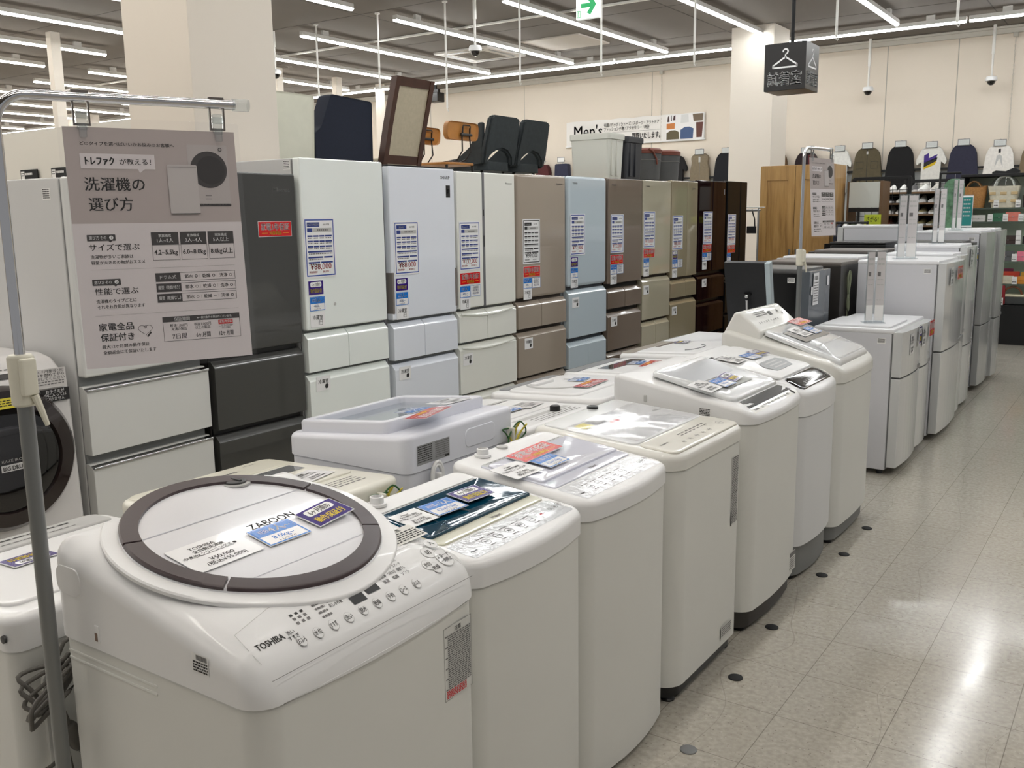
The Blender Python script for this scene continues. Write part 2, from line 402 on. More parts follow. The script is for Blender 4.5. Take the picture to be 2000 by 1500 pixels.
# emergency exit sign
t = thing('exit_sign', 'white and green emergency exit sign with an arrow', 'exit sign', (-4.12, 7.2, 3.14))
MB().use(mat('exit_white', (236, 242, 238), .4, emit=.5)).box(-.11, .11, -.02, .02, 0, .24, .006).build('sign_box', t)
b = MB(); sh = Sheet(b, flat((0, -.02, 0), (1, 0, 0), (0, 0, 1)), .001); GR = mat('exit_green', (16, 150, 84), .4, emit=.4)
sh.poly([(-.06, .125), (.03, .125), (-.005, .16), (.03, .19), (.085, .107), (.03, .03), (-.005, .05), (.03, .09), (-.06, .09)], GR)
sh.rect(-.1, .2, .1, .23, GR); sh.frame(-.1, .015, -.065, .07, .005, GR); sh.circ(-.082, .055, .006, GR, 2); sh.rect(-.086, .022, -.078, .046, GR, 2)
b.build('arrow_print', t, smooth=False)
MB().use(WROD).cyl((0, 0, .24), (0, 0, ZC-3.14), .009, 8).build('hanger', t)
# fitting room sign
t = thing('fitting_room_sign', 'black hanging cube sign with a white hanger symbol', 'sign', (-2.7, 8.17, 0))
SGN = mat('sign_black', (24, 22, 23), .35)
MB().use(SGN).box(-.175, .175, -.175, .175, 2.525, 2.905, .004).build('cube', t)
MB().use(MBLACK).cyl((0, 0, 2.9), (0, 0, ZC), .016, 10).cyl((0, 0, ZC-.02), (0, 0, ZC), .05, 14).build('pole', t)

b = MB()
for O, xd in (((0, -.175, 2.715), (1, 0, 0)), ((.175, 0, 2.715), (0, 1, 0))):
    sh = Sheet(b, flat(O, xd, (0, 0, 1)), .001)
    sh.line([(-.1, -.005), (.1, -.005), (.1, .012), (.006, .075), (0, .075), (-.1, .012), (-.1, -.005)], .013, PRW)
    for u, v in ((-.1, -.005), (.1, -.005), (.1, .012), (-.1, .012), (.003, .075)): sh.circ(u, v, .0065, PRW)
    sh.line([(.003, .075), (.003, .096)], .012, PRW); sh.ring(.003, .12, .026, .012, PRW, a0=-pi/2, a1=pi*.95); sh.circ(-.017, .121, .006, PRW)
    sh.txt('試着室', 0, -.098, .088, PRW, fit=.285, bold=.02)
b.build('hanger_print', t, smooth=False)
# banner on the back wall
t = thing('wall_banner', "white Men's banner with clothing pictures on the back wall", 'banner', (-7.23, YW-.02, 2.875))
b = MB().use(mat('banner_cloth', (229, 226, 221), .7)); 
rs = []
for j in range(2):
    rs.append([(-1.25+2.5*i/24, -.008+.006*sin(i*1.7+j), (-.2 if j == 0 else .2)+(.012*abs(sin(i*pi/4)) if j else 0)) for i in range(25)])
b.rings(rs, False, False, closed=False)
b.rings([[(x, y+.012, z) for x, y, z in r] for r in rs], False, False, closed=False)
b.build('cloth', t)
MB().use(WHITE2).cyl((-1.26, -.008, -.2), (1.26, -.008, -.2), .012, 8).build('bottom_bar', t)
b = MB(); sh = Sheet(b, flat((0, -.018, 0), (1, 0, 0), (0, 0, 1)), .001)
sh.txt("Men's", -.82, .045, .19, INK, fit=.54, bold=.01)
sh.txt('衣服 / バッグ / シューズ / スポーツ・アウトドア', -.52, .115, .05, INK, al='L', fit=1.0)
sh.txt('ファッション小物 / アクセサリー / 時計', -.52, .045, .05, INK, al='L', fit=.83)
sh.rect(-.52, -.01, .5, -.007, INKG); sh.txt('買取いたします。', -.0, -.09, .085, INK, al='L', fit=.5, bold=.02)
PH = mat('photo_ground', (233, 231, 230), .6); sh.rect(.6, -.19, 1.24, .2, PH)
def pic(pts, c): sh.poly(pts, mat('banner_pic_%d_%d_%d' % c, c, .6), 2)
pic([(.62, .09), (.66, .09), (.65, .19), (.63, .17)], (60, 38, 36)); pic([(.68, .1), (.7, .1), (.695, .19), (.685, .19)], (40, 38, 40)); pic([(.72, .11), (.76, .11), (.76, .19), (.73, .18)], (64, 30, 34))
pic([(.61, -.02), (.75, -.02), (.755, .07), (.61, .065)], (196, 122, 60)); pic([(.85, .06), (.99, .07), (.98, .19), (.86, .19)], (214, 214, 212))
pic([(1.07, .08), (1.22, .08), (1.23, .19), (1.05, .19)], (112, 96, 78)); pic([(.61, -.18), (.83, -.18), (.82, -.07), (.76, -.04), (.68, -.04), (.61, -.08)], (92, 82, 56))
pic([(.85, -.18), (1.06, -.18), (1.07, -.03), (1.0, 0), (.92, 0), (.85, -.04)], (62, 84, 124)); pic([(1.12, -.17), (1.21, -.17), (1.23, .06), (1.11, .06)], (92, 50, 40))
b.build('banner_print', t, smooth=False)
# chains hanging down the wall
CH = mat('chain_white', (205, 200, 190), .5)
for x, z0, w in ((-6.72, 2.62, 'over the banner'), (-1.75, 2.42, 'above the white blouse')):
    b = MB().use(CH)
    z = ZC-.1; k = 0
    while z > z0:
        b.tube([(x+(.007 if k % 2 else 0)*cos(a), YW-.03+(0 if k % 2 else .007)*cos(a), z+.016*sin(a)) for a in np.linspace(0, 2*pi, 7)[:-1]], .0028, 4, closed=True); z -= .03; k += 1
    b.box(x-.03, x+.03, YW-.06, YW, ZC-.14, ZC-.09, .006)
    tag(b.build('ball_chain', ang=80), 'thin pale chain hanging down the back wall '+w, 'chain')
# small black price holders on the partition
for i, x in enumerate((-6.70, -6.30)):
    t = thing('rail_sign', 'small black rail sign on the white partition, %s' % ('nearer the chrome pole' if i == 0 else 'beside the poster edge'), 'sign', (x, 3.709, 1.80), 0, 'black rail signs on the partition')
    MB().use(MBLACK).box(-.11, .11, -.01, .0, 0, .09, .002).box(-.22, .14, 0, .055, -.012, .0, .002).build('plate', t)
    b = MB(); sh = Sheet(b, flat((0, -.01, 0), (1, 0, 0), (0, 0, 1)), .001); sh.rect(-.1, .02, -.055, .08, PAPER); sh.bars(-.095, .065, -.06, .006, INK, 2, 3, 1); sh.bars(-.095, .05, -.06, .006, INK, 2, 3, 2); sh.bars(-.04, .06, .05, .015, PAPER, 2, 5, i+3)
    b.build('sign_print', t, smooth=False)
# ---------------------------------------------------------------- washing machines
def outline(xb, xf, hw, rc, rcb, bow, ins, nc=7, ne=6):
    xb, xf, hw = xb+ins, xf-ins, hw-ins; rc, rcb = max(rc-ins, .004), max(rcb-ins, .004); P = []
    for (cx, cy, a0, r) in ((xf-rc, hw-rc, 0, rc), (xb+rcb, hw-rcb, pi/2, rcb), (xb+rcb, -hw+rcb, pi, rcb), (xf-rc, -hw+rc, 1.5*pi, rc)):
        P += [(cx+r*cos(a0+pi/2*k/nc), cy+r*sin(a0+pi/2*k/nc)) for k in range(nc+1)]
    y0 = -hw+rc
    P += [(xf, y0+(-2*y0)*k/ne) for k in range(1, ne)]
    if bow:
        P = [(x+bow*(1-(y/hw)**2)*max(0, (x-xb)/(xf-xb))**3, y) for x, y in P]
    return P
def shell(mb, xb, xf, hw, z0, zf, rc=.045, rcb=.03, bow=0, re=.02, n=5, flare=0):
    rs = [[(x, y, z0) for x, y in outline(xb, xf, hw, rc, rcb, bow, 0)]]
    for k in range(n+1):
        a = pi/2*k/n; P = outline(xb, xf, hw, rc, rcb, bow, re*(1-cos(a)))
        rs.append([(x, y, zf(x)-re*(1-sin(a))) for x, y in P])
    xc = (xb+xf)/2
    for s in (.93, .86, .75, .6, .42, .22, .06):
        rs.append([(xc+(x-xc)*s, y*s, zf(xc+(x-xc)*s)) for x, y in outline(xb, xf, hw, rc, rcb, bow, re)])
    return mb.rings(rs)
def rrect(x0, x1, y0, y1, r, n=5):
    P = []
    for cx, cy, a in ((x1-r, y1-r, 0), (x0+r, y1-r, pi/2), (x0+r, y0+r, pi), (x1-r, y0+r, 1.5*pi)):
        P += [(cx+r*cos(a+pi/2*k/n), cy+r*sin(a+pi/2*k/n)) for k in range(n+1)]
    return P
def circle(cx, cy, r, n=48): return [(cx+r*cos(2*pi*k/n), cy+r*sin(2*pi*k/n)) for k in range(n)]
def pad(mb, P, zf, lift=0, th=.006, re=.004, dish=0, inner=(.8, .6, .4, .2, .05)):
    """a thin rounded plate following the surface zf(x)"""
    cx = sum(p[0] for p in P)/len(P); cy = sum(p[1] for p in P)/len(P)
    size = max(abs(p[0]-cx) for p in P); rs = [[(x, y, zf(x)+lift-.003) for x, y in P]]
    for k in range(4):
        a = pi/2*k/3; s = 1-re*(1-cos(a))/size
        rs.append([(cx+(x-cx)*s, cy+(y-cy)*s, zf(cx+(x-cx)*s)+lift+th-re*(1-sin(a))) for x, y in P])
    s0 = 1-re/size
    for s in inner:
        rs.append([(cx+(x-cx)*s*s0, cy+(y-cy)*s*s0, zf(cx+(x-cx)*s*s0)+lift+th-dish*(1-s*s)**1.0) for x, y in P])
    return mb.rings(rs)
def band(mb, cx, cy, r0, r1, zf, lift, th, a0=0, a1=2*pi, n=72):
    full = abs(a1-a0-2*pi) < 1e-6; rs = []
    for k in range(n+1):
        a = a0+(a1-a0)*k/n; q = []
        for r, l in ((r0, lift-.002), (r0, lift+th), (r1-.003, lift+th), (r1, lift+th-.003), (r1, lift-.002)):
            x = cx+r*cos(a); q.append((x, cy+r*sin(a), zf(x)+l))
        rs.append(q)
    return mb.rings(rs, not full, not full)
def interp(xs, zs): return lambda x: float(np.interp(x, xs, zs))
def smooth(xs, zs, w=.03):
    def f(x): return float(np.mean([np.interp(x+d, xs, zs) for d in (-w, -w/2, 0, w/2, w)]))
    return f
SKIRT = mat('washer_skirt_grey', (122, 123, 122), .5)
def washer(label, X0, Y0, xb, xf, hw, zs, zf, rz=0, bow=0, rc=.045, rcb=.025, re=.02, bm=None, cm=None, base=None, bz=.055, lean=0):
    t = thing('washing_machine', label, 'washing machine', (X0, Y0, 0), rz)
    bm = bm or STEELW; cm = cm or WHITE2
    b = MB().use(bm); shell(b, xb+.006, xf-.004, hw-.004, bz, lambda x: zs-.002, rc, rcb, bow, .006, 3); b.build('cabinet', t)
    b = MB().use(cm); shell(b, xb, xf, hw, zs, zf, rc, rcb, bow, re); b.build('top_cover', t)
    b = MB().use(base or BLACK); shell(b, xb+.02, xf-.02, hw-.012, .018, lambda x: bz+.004, rc, rcb, bow, .004, 2); b.build('plinth', t)
    for sx in (xb+.06, xf-.05):
        for sy in (-hw+.06, hw-.06):
            MB().use(BLACK).lathe([(.022, 0), (.024, .006), (.018, .012), (.016, .03)], (sx, sy, 0), 14).build('foot', t)
    def fn(u, v, l): return (-v, u, zf(-v)+l)
    return t, fn
def knob(mb, x, y, zf, r, h, m): mb.use(m).lathe([(r, -.004), (r, h*.8), (r*.85, h), (.001, h)], (x, y, zf(x)), 20)
def buttons(sh, v, us, r, m1=LGREY, m2=WHITE2, txts=None, h=.006):
    for i, u in enumerate(us):
        sh.circ(u, v, r, m1, 1, 16); sh.circ(u, v, r*.86, m2, 2, 16)
        if txts: sh.txt(txts[i % len(txts)], u, v, h, INK, 3, maxw=r*1.7)

def wrap_front(xf, hw, rc, off=0):
    """map for stickers that run round a front right corner: u measured along the front from y = 0"""
    def f(u, v, l):
        s0 = hw-rc
        if u <= s0: return (xf+off+l, u, v)
        a = (u-s0)/rc
        if a < pi/2: return (xf-rc+(rc+off+l)*cos(a), hw-rc+(rc+off+l)*sin(a), v)
        return (xf-rc-(u-s0-rc*pi/2), hw+off+l, v)
    return f
# --- nearest washer: large round lid with a brown ring
def zz(x): return .895-.19*(x+.053) if x < .17 else .8526-.19*(x-.17)-3.0*(x-.17)**2
t, fn = washer('large white washing machine with a round lid in a dark brown ring', -1.385, 1.18, -.285, .285, .295, .742, zz, rc=.05, rcb=.04, re=.045, bow=.012)
BROWN = mat('lid_ring_brown', (66, 54, 56), .35)
LIDW = mat('lid_cool_white', (222, 222, 226), .2, coat=.4)
lid = MB().use(LIDW); pad(lid, circle(-.053, 0, .252, 64), zz, 0, .012, .01); lid = lid.build('lid', t)
q = MB().use(BROWN); cx = -.053
a1 = math.acos((-.135-cx)/.25); a2 = math.acos((.1-cx)/.25); g = .012
for s, e in ((a1+g, 2*pi-a1-g), (a2+g, a1-g), (-a1+g, -a2-g), (-a2+g, a2-g)): band(q, cx, 0, .214, .249, zz, .012, .006, s, e, 40)
q.build('ring', lid)
q = MB().use(WHITE2); band(q, cx, 0, .25, .281, zz, 0, .007, -2.35, 2.35, 80); q.build('collar', t)
q = MB(); sh = Sheet(q, lambda u, v, l: (-v, u, zz(-v)+.0122+l)); FL = mat('fold_line', (176, 177, 186), .4)
sh.rect(-.198, .1335, .198, .1365, FL, 1, 8); sh.rect(-.150, -.1008, .150, -.0992, FL, 1, 8); sh.txt('ZABOON', .045, .055, .022, INK, 1, fit=.115, bold=.005)
q.build('fold_lines', lid, smooth=False)
q = MB(); knob(q, -.243, .112, lambda x: zz(x)+.008, .024, .010, DGREY); q.use(LGREY).lathe([(.032, 0), (.032, .004), (.026, .005)], (-.243, .112, zz(-.243)+.008)); q.use(BLACK).box(-.262, -.224, .109, .115, zz(-.243)+.016, zz(-.243)+.021, .002); q.build('detergent_cap', t)
q = MB(); sh = Sheet(q, fn); PANEL = mat('panel_warm_white', (226, 224, 217), .3, coat=.4)
sh.line([(-.262, -.262), (-.262, -.2), (-.17, -.175), (.2, -.175), (.255, -.2), (.262, -.262)], .0012, LGREY, 1)
sh.txt('TOSHIBA', -.222, -.238, .011, INK, 2, fit=.058, bold=.03)
for i, (u, v, w, h) in enumerate([(-.03, -.244, .034, .016), (.012, -.238, .034, .016)]): sh.rect(u, v, u+w, v+h, BLACK, 2)
lab = ['おふろ', '水位', 'すすぎ', '洗い', '脱水', '乾燥', '予約', 'コース']
for i in range(9):
    u = -.17+i*.037; sh.circ(u, -.257, .0095, LGREY, 1, 14); sh.circ(u, -.257, .0088, WHITE2, 2, 14); sh.txt(lab[i % 8], u, -.257, .007, INK, 3, maxw=.016)
for i, u in enumerate((-.155, -.143, -.131)):
    for j in range(3): sh.rect(u, -.232+j*.009, u+.006, -.227+j*.009, INKG if j < 2 else INK, 2)
for j, tx in enumerate(('洗い', 'すすぎ')): sh.txt(tx, -.178, -.238-j*.009, .006, INK, 2)
for j in range(4): sh.bars(-.104, -.212-j*.009, -.082, .004, INKG, 2, 3, j)
for j in range(2):
    sh.txt('おしゃれ着' if j else 'ふろ水予約', -.06, -.216-j*.010, .0065, INK, 2, maxw=.03); 
for j in range(4):
    for c in range(3): sh.txt(('標準', '毛布', 'おしゃれ', 'メモリー', '念入り', 'スピード', '槽洗浄', 'つけおき', '部屋干し', '清潔', '乾燥', 'ソフト')[j*3+c], .07+c*.027, -.196-j*.0115, .006, INK, 2, maxw=.022)
sh.circ(.215, -.213, .0155, LGREY, 1); sh.circ(.215, -.213, .0145, WHITE2, 2); sh.txt('切', .215, -.213, .010, INK, 3)
sh.circ(.245, -.195, .0155, LGREY, 1); sh.circ(.245, -.195, .0145, WHITE2, 2); sh.txt('入', .245, -.195, .010, INK, 3)
sh.circ(.238, -.236, .021, LGREY, 1); sh.circ(.238, -.236, .0198, WHITE2, 2); sh.txt('スタート', .238, -.232, .0085, INK, 3, maxw=.034); sh.txt('一時停止', .238, -.243, .007, INK, 3, maxw=.03)
for i, u in enumerate((.185, .199)): sh.circ(u, -.236-.012*i, .012, LGREY, 1); sh.circ(u, -.236-.012*i, .0112, WHITE2, 2); sh.txt(('予約', '乾燥')[i], u, -.236-.012*i, .007, INK, 3)
sh.line([(-.264, -.2875), (.264, -.2875)], .0008, INKG, 1)
q.build('control_panel', t, smooth=False)
q = MB(); sh = Sheet(q, fn); sh.poly([(.175, -.11), (.275, -.11), (.275, -.165), (.165, -.165)], mat('sticker_clear_white', (232, 231, 226), .15, coat=.3), 1)
sh.txt('注意', .226, -.118, .009, INK, 2); [sh.bars(.185, -.129-j*.007, .27, .0035, INK, 2, 6, j) for j in range(5)]; sh.line([(.172, -.155), (.18, -.143), (.188, -.155), (.172, -.155)], .0012, INK, 2)
q.build('warning_sticker', t, smooth=False)
q = MB(); wf = wrap_front(.281, .291, .05, .0012+.006); sh = Sheet(q, lambda u, v, l: wf(u+.165, v+.555, l), .0006); sh.rect(0, 0, .09, .155, mat('spec_label', (214, 214, 210), .4), 1, 6); sh.frame(0, 0, .09, .155, .001, INKG, 2)
sh.txt('注意', .045, .145, .008, INK, 2)
for j in range(26):
    sh.bars(.012 if j % 5 else .004, .136-j*.0045, .086, .0026, INKG, 2, 7, j)
for j in range(5): sh.bars(.006, .019-j*.0035, .07, .0025, PRED, 2, 6, j)
q.build('spec_label', t, smooth=False)
q = MB(); sh = Sheet(q, flat((.13, -.2952, .778), (1, 0, 0), (0, 0, 1)), .0006); sh.rect(0, 0, .042, .034, PAPER, 1)
for i in range(14): sh.rect(.012+i*.002, .023, .013+i*.002, .032, INK, 2)
for j in range(4): sh.bars(.003, .019-j*.005, .04, .003, INK, 2, 5, j)
q.build('stock_sticker', t, smooth=False)
q = MB().use(WHITE2).box(-.152, -.136, -.297, -.29, .755, .79, .004).use(mat('latch_brown', (120, 96, 80), .5)).box(-.148, -.141, -.298, -.292, .76, .775); q.build('side_latch', t)
q = MB().use(STEELW)
for z in (.70, .715): q.box(-.25, .02, -.2925, -.288, z-.003, z+.003, .0015)
q.build('side_rib', t)
q = MB().use(WHITE2).prism(rrect(-.262, -.185, .83, .885, .02), 'y', -.2965, -.27, .0012); q.build('hose_cover', t)

# --- small washers with film covered lids
def small_washer(label, X0, Y0, xb, xf, hw, zs, zf, lidm, bandm, bow, brand, panelm):
    t, fn = washer(label, X0, Y0, xb, xf, hw, zs, zf, bow=bow, rc=.04, rcb=.04, re=.018, base=BLACK if Y0 > 2 else None, bz=.02)
    L = xf-xb; xa = xb+L*.20; xm = xb+L*.66; xl = xb+L*.75
    q = MB().use(bandm); pad(q, rrect(xa, xl, -hw+.03, hw-.03, .012), zf, 0, .004, .003); lid = q.build('lid', t)
    q = MB().use(lidm)
    def dz(x): return zf(x)+.0006
    pad(q, rrect(xa+L*.055, xm, -hw+.034, hw-.034, .008), dz, .0035, .007, .003, dish=.0065); q.build('window', lid)
    q = MB(); sh = Sheet(q, lambda u, v, l: (-v, u, zf(-v)+.0042+l)); sh.rect(-hw+.036, -xa-L*.05, hw-.036, -xa-L*.006, mat('print_band_grey', (176, 178, 178), .3), 1)
    for j in range(2): sh.bars(-hw+.05, -xa-L*.02-j*L*.018, hw-.05, .003, INKG, 2, 18, j+3)
    sh.txt(brand, .02, -(xm+xl)/2, .012, INKG, 1, bold=.02)
    q.build('lid_print', lid, smooth=False)
    q = MB(); sh = Sheet(q, fn); sh.poly([(y, -x) for x, y in rrect(xl+.006, xf-.012, -hw+.03, hw-.03, .01)], panelm, 1)
    v0 = -(xl+xf)/2+.001
    sh.txt(brand, -hw+.06, v0-.012, .008, INK, 2, bold=.02)
    for i in range(5):
        u = -hw+.12+i*.045; sh.ring(u, v0-.002, .012, .0012, INKG, 2); sh.txt(('水位', 'すすぎ', '洗い', '脱水', 'コース')[i], u, v0-.002, .006, INK, 2); sh.bars(u-.015, v0+.017, u+.015, .003, INKG, 2, 4, i); sh.bars(u-.01, v0-.021, u+.01, .003, INKG, 2, 2, i)
    u = hw-.12; sh.poly([(u-.02, v0-.008), (u+.02, v0-.008), (u+.02, v0+.008), (u-.02, v0+.008)], GBLACK, 2); sh.txt('88', u, v0, .009, PRED, 3)
    for i in range(3): sh.ring(hw-.075+i*.022, v0+.004*i, .009, .0012, INKG, 2); sh.circ(hw-.075+i*.022, v0+.004*i, .004, INKG, 2)
    q.build('control_panel', t, smooth=False)
    q = MB().use(WHITE2); x, y = xb+L*.085, -hw+.115
    q.lathe([(.024, 0), (.024, .006), (.017, .007), (.017, .022), (.013, .023), (.013, .006)], (x, y, zf(x)), 20); q.build('water_inlet', t)
    return t, fn
TEAL = mat('lid_teal_glass', (6, 58, 80), .05, coat=.35, bump=.45, nscale=9)
CREAMB = mat('lid_cream_band', (200, 199, 178), .25, coat=.5)
FILMW = mat('lid_film_white', (218, 220, 232), .06, coat=.3, bump=.45, nscale=9)
FILMP = mat('panel_film_grey', (200, 203, 207), .08, coat=.1, bump=.9, nscale=34)
FILMP2 = mat('panel_film_white', (220, 222, 226), .08, coat=.1, bump=.9, nscale=34)
tH, fnH = small_washer('white washing machine with a dark teal lid and cream stripe', -1.33, 1.722, -.205, .2, .235, .732, lambda x: .812-.1*x, TEAL, CREAMB, .03, 'Haier', FILMP)
tW, fnW = small_washer('small white washing machine with a plain film-covered white lid, behind the teal lidded one', -1.345, 2.205, -.225, .215, .242, .745, lambda x: .822-.105*x, FILMW, FILMW, .03, 'Haier', FILMP2)
q = MB(); knob(q, -.195, -.02, lambda x: .822-.105*x, .017, .006, LGREY); q.build('hose_cap', tW)

# --- flat topped washer with a clear lid and beige panel
zf = lambda x: .824-.07*x
t, fn = washer('flat-topped white washing machine with clear lid sheet and beige control panel', -1.365, 2.755, -.262, .255, .28, .757, zf, rc=.07, rcb=.03, re=.022, cm=mat('warm_white_cover', (226, 225, 219), .28, coat=.4), bz=.06)
q = MB().use(mat('lid_grey_white', (221, 223, 224), .12, coat=.6)); pad(q, rrect(-.24, .10, -.25, .25, .02), zf, 0, .005, .004); lid = q.build('lid', t)
q = MB(); sh = Sheet(q, lambda u, v, l: (-v, u, zf(-v)+.0085+.002*sin(u*30)*sin(v*25)+l)); sh.rect(-.235, -.095, .235, .155, CLEAR, 0, 10, 8); q.build('clear_sheet', lid)
q = MB(); sh = Sheet(q, lambda u, v, l: (-v, u, zf(-v)+.0056+l)); sh.rect(-.21, .10, -.15, .145, mat('sticker_yellow', (222, 208, 70), .4), 1); [sh.bars(-.14, .14-j*.012, -.03, .006, INKG, 1, 5, j) for j in range(4)]; sh.rect(-.07, .075, -.02, .09, PRED, 1); q.build('notice_sticker', lid, smooth=False)
q = MB(); sh = Sheet(q, lambda u, v, l: (-v, u, zf(-v)+.0055+l)); sh.rect(-.25, .155, .25, .157, LGREY, 1); sh.rect(-.25, -.005, .25, -.0035, LGREY, 1)
sh.poly([(.06, .06), (.1, .075), (.1, .045)], LGREY, 1); sh.poly([(.17, .055), (.23, .075), (.23, .04)], LGREY, 1)
q.build('lid_lines', lid, smooth=False)
q = MB().use(mat('panel_beige', (204, 201, 190), .35, coat=.3)); pad(q, rrect(.105, .238, -.258, .258, .035), zf, 0, .005, .004); pn = q.build('control_panel', t)
q = MB(); sh = Sheet(q, lambda u, v, l: (-v, u, zf(-v)+.0055+l)); sh.txt('Panasonic', -.19, -.165, .009, INK, 1, bold=.02)
for i in range(5): sh.ring(-.12+i*.05, -.2, .008, .001, INKG, 1); sh.txt(('電源', '洗い', 'すすぎ', '脱水', '予約')[i], -.12+i*.05, -.2, .006, INK, 1)
for i in range(7): sh.bars(-.06+i*.03, -.15, -.04+i*.03, .006, INKG, 1, 2, i); sh.bars(-.06+i*.03, -.163, -.042+i*.03, .005, INKG, 1, 2, i+9)
sh.ring(.19, -.19, .014, .0015, INKG, 1); sh.txt('スタート', .19, -.19, .007, INK, 1, maxw=.024)
q.build('panel_print', pn, smooth=False)
q = MB(); knob(q, -.228, .06, zf, .02, .013, BLACK); q.build('water_inlet', t)
q = MB().use(DGREY); M = Matrix.Translation((.13, -.281, .775)) @ Matrix.Rotation(pi/2, 4, 'X'); q.lathe([(.008, -.002), (.008, .003), (.004, .004)], (0, 0, 0), 14, M); q.build('side_screw', t)
q = MB().use(STEELW)
for z0, z1 in ((.06, .36), (.42, .70)): q.prism(rrect(-.2, .2, z0+.03, z1-.02, .02), 'y', -.2795, -.276, .002)
q.build('side_rib', t)
q = MB().use(LGREY).box(.165, .2, -.284, -.276, .375, .43, .003).use(DGREY).box(.172, .193, -.285, -.28, .385, .42, .002); q.build('side_handle', t)
q = MB(); wf = wrap_front(.251, .276, .07, .0004); sh = Sheet(q, lambda u, v, l: wf(u+.155, v+.47, l), .0006); sh.rect(0, 0, .07, .24, mat('spec_label', (214, 214, 210), .4), 1, 8)
for j in range(40): sh.bars(.004, .235-j*.0058, .058, .0035, INKG if j % 7 else INK, 2, 6, j)
sh.rect(0, 0, .008, .05, DGREY, 2)
q.build('spec_label', t, smooth=False)
q = MB(); sh = Sheet(q, flat((.2545, .09, .085), (0, 1, 0), (0, 0, 1)), .0006); sh.rect(0, 0, .09, .045, mat('spec_label', (214, 214, 210), .4), 1); [sh.bars(.004, .04-j*.007, .086, .004, INKG, 2, 7, j) for j in range(5)]
q.build('energy_label', t, smooth=False)

# --- washer with a high back and curved translucent lid
zw = smooth([-.285, -.215, -.115, -.055, .047, .145, .239, .29], [.915, .928, .920, .905, .879, .861, .836, .806], .02)
t, fn = washer('white washing machine with a high back, curved translucent lid and black grip recess', -1.385, 3.365, -.28, .275, .278, .782, zw, rc=.055, rcb=.03, re=.016, bow=.02, base=mat('plinth_dark', (54, 50, 47), .5), bz=.085)
q = MB().use(mat('lid_grey_white', (221, 223, 224), .12, coat=.6)); pad(q, rrect(-.14, .19, -.235, .235, .03), zw, 0, .014, .01, dish=.004); lid = q.build('lid', t)
q = MB().use(mat('lid_window_pale', (204, 207, 211), .14, coat=.3)); pad(q, rrect(-.13, .03, -.22, .22, .02), lambda x: zw(x)+.0125, .001, .0015, .001); q.build('lid_window', lid)
q = MB(); sh = Sheet(q, lambda u, v, l: (-v, u, zw(-v)+.0135+l)); sh.poly([(y, -x) for x, y in rrect(.085, .125, -.12, .12, .008)], mat('lid_handle_grey', (176, 178, 174), .4), 1); q.build('lid_grip', lid, smooth=False)
q = MB(); sh = Sheet(q, fn, .001); sh.poly([(-.205, -.197), (.205, -.197), (.225, -.243), (-.225, -.243)], mat('recess_black', (22, 21, 22), .25), 1); q.build('grip_recess', t, smooth=False)
q = MB(); sh = Sheet(q, fn); sh.poly([(-.23, -.244), (.23, -.244), (.235, -.268), (-.235, -.268)], PANEL, 1)
sh.txt('TOSHIBA', -.19, -.256, .008, INK, 2, bold=.02)
for i in range(9): sh.txt(('洗い', 'すすぎ', '脱水', '水位', '予約', '標準', '毛布', '念入', '槽洗')[i], -.13+i*.035, -.256, .008, INK, 2)
sh.circ(.205, -.255, .012, INK, 2); q.build('control_panel', t, smooth=False)
q = MB().use(LGREY).box(-.145, -.13, -.281, -.272, .828, .855, .004); q.build('side_latch', t)
q = MB(); sh = Sheet(q, flat((.075, -.2785, .795), (1, 0, 0), (0, 0, 1)), .0006); sh.rect(0, 0, .045, .034, PAPER, 1); [sh.bars(.003, .03-j*.0055, .042, .0035, INK, 2, 6, j) for j in range(5)]; q.build('stock_sticker', t, smooth=False)
q = MB(); sh = Sheet(q, flat((.282, .14, .10), (0, 1, 0), (0, 0, 1)), .0006); sh.rect(0, 0, .1, .08, mat('spec_label', (214, 214, 210), .4), 1); sh.rect(0, .06, .1, .078, INKG, 2); [sh.bars(.004, .052-j*.008, .09, .004, INKG, 2, 7, j) for j in range(6)]; q.build('energy_label', t, smooth=False)

# --- washer with a glossy black control panel
zb = smooth([-.275, 0, .19, .27], [.908, .880, .838, .80], .03)
t, fn = washer('white washing machine with a sloping glossy black control panel', -1.395, 3.925, -.27, .272, .25, .70, zb, rc=.06, rcb=.03, re=.025, bow=.028, base=SKIRT, bz=.15, bm=mat('painted_steel_cool', (220, 221, 222), .38))
q = MB().use(WHITE2); pad(q, rrect(-.2, .17, -.215, .215, .03), zb, 0, .008, .006, dish=.003); lid = q.build('lid', t)
q = MB(); sh = Sheet(q, lambda u, v, l: (-v, u, zb(-v)+.0075+l)); G1 = mat('grip_grey', (158, 160, 162), .4)
sh.poly([(-.08, -.03), (.12, -.03), (.15, -.06), (.10, -.12), (-.1, -.12), (-.12, -.07)], G1, 1)
for j in range(3): sh.rect(-.06, -.055-j*.022, .09, -.047-j*.022, LGREY, 2)
sh.rect(-.19, .14, -.15, .155, INK, 2); [sh.bars(-.19, .13-j*.012, -.08, .006, INKG, 2, 5, j) for j in range(3)]
q.build('lid_grip', lid, smooth=False)
q = MB().use(GBLACK); pad(q, rrect(.178, .262, -.205, .205, .03), zb, 0, .006, .004); pn = q.build('control_panel', t)
q = MB(); sh = Sheet(q, lambda u, v, l: (-v, u, zb(-v)+.0062+l)); sh.txt('8:00', .0, -.205, .018, PAPER, 1)
for i in range(8): sh.txt(('洗', 'す', '脱', '槽', '予', '水', '切', '入')[i], -.1+i*.03, -.236, .012, PAPER, 1)
for i in range(3): sh.ring(-.16, -.2-i*.018, .005, .001, INKG, 1)
sh.ring(.16, -.22, .018, .002, INKG, 1)
q.build('panel_print', pn, smooth=False)
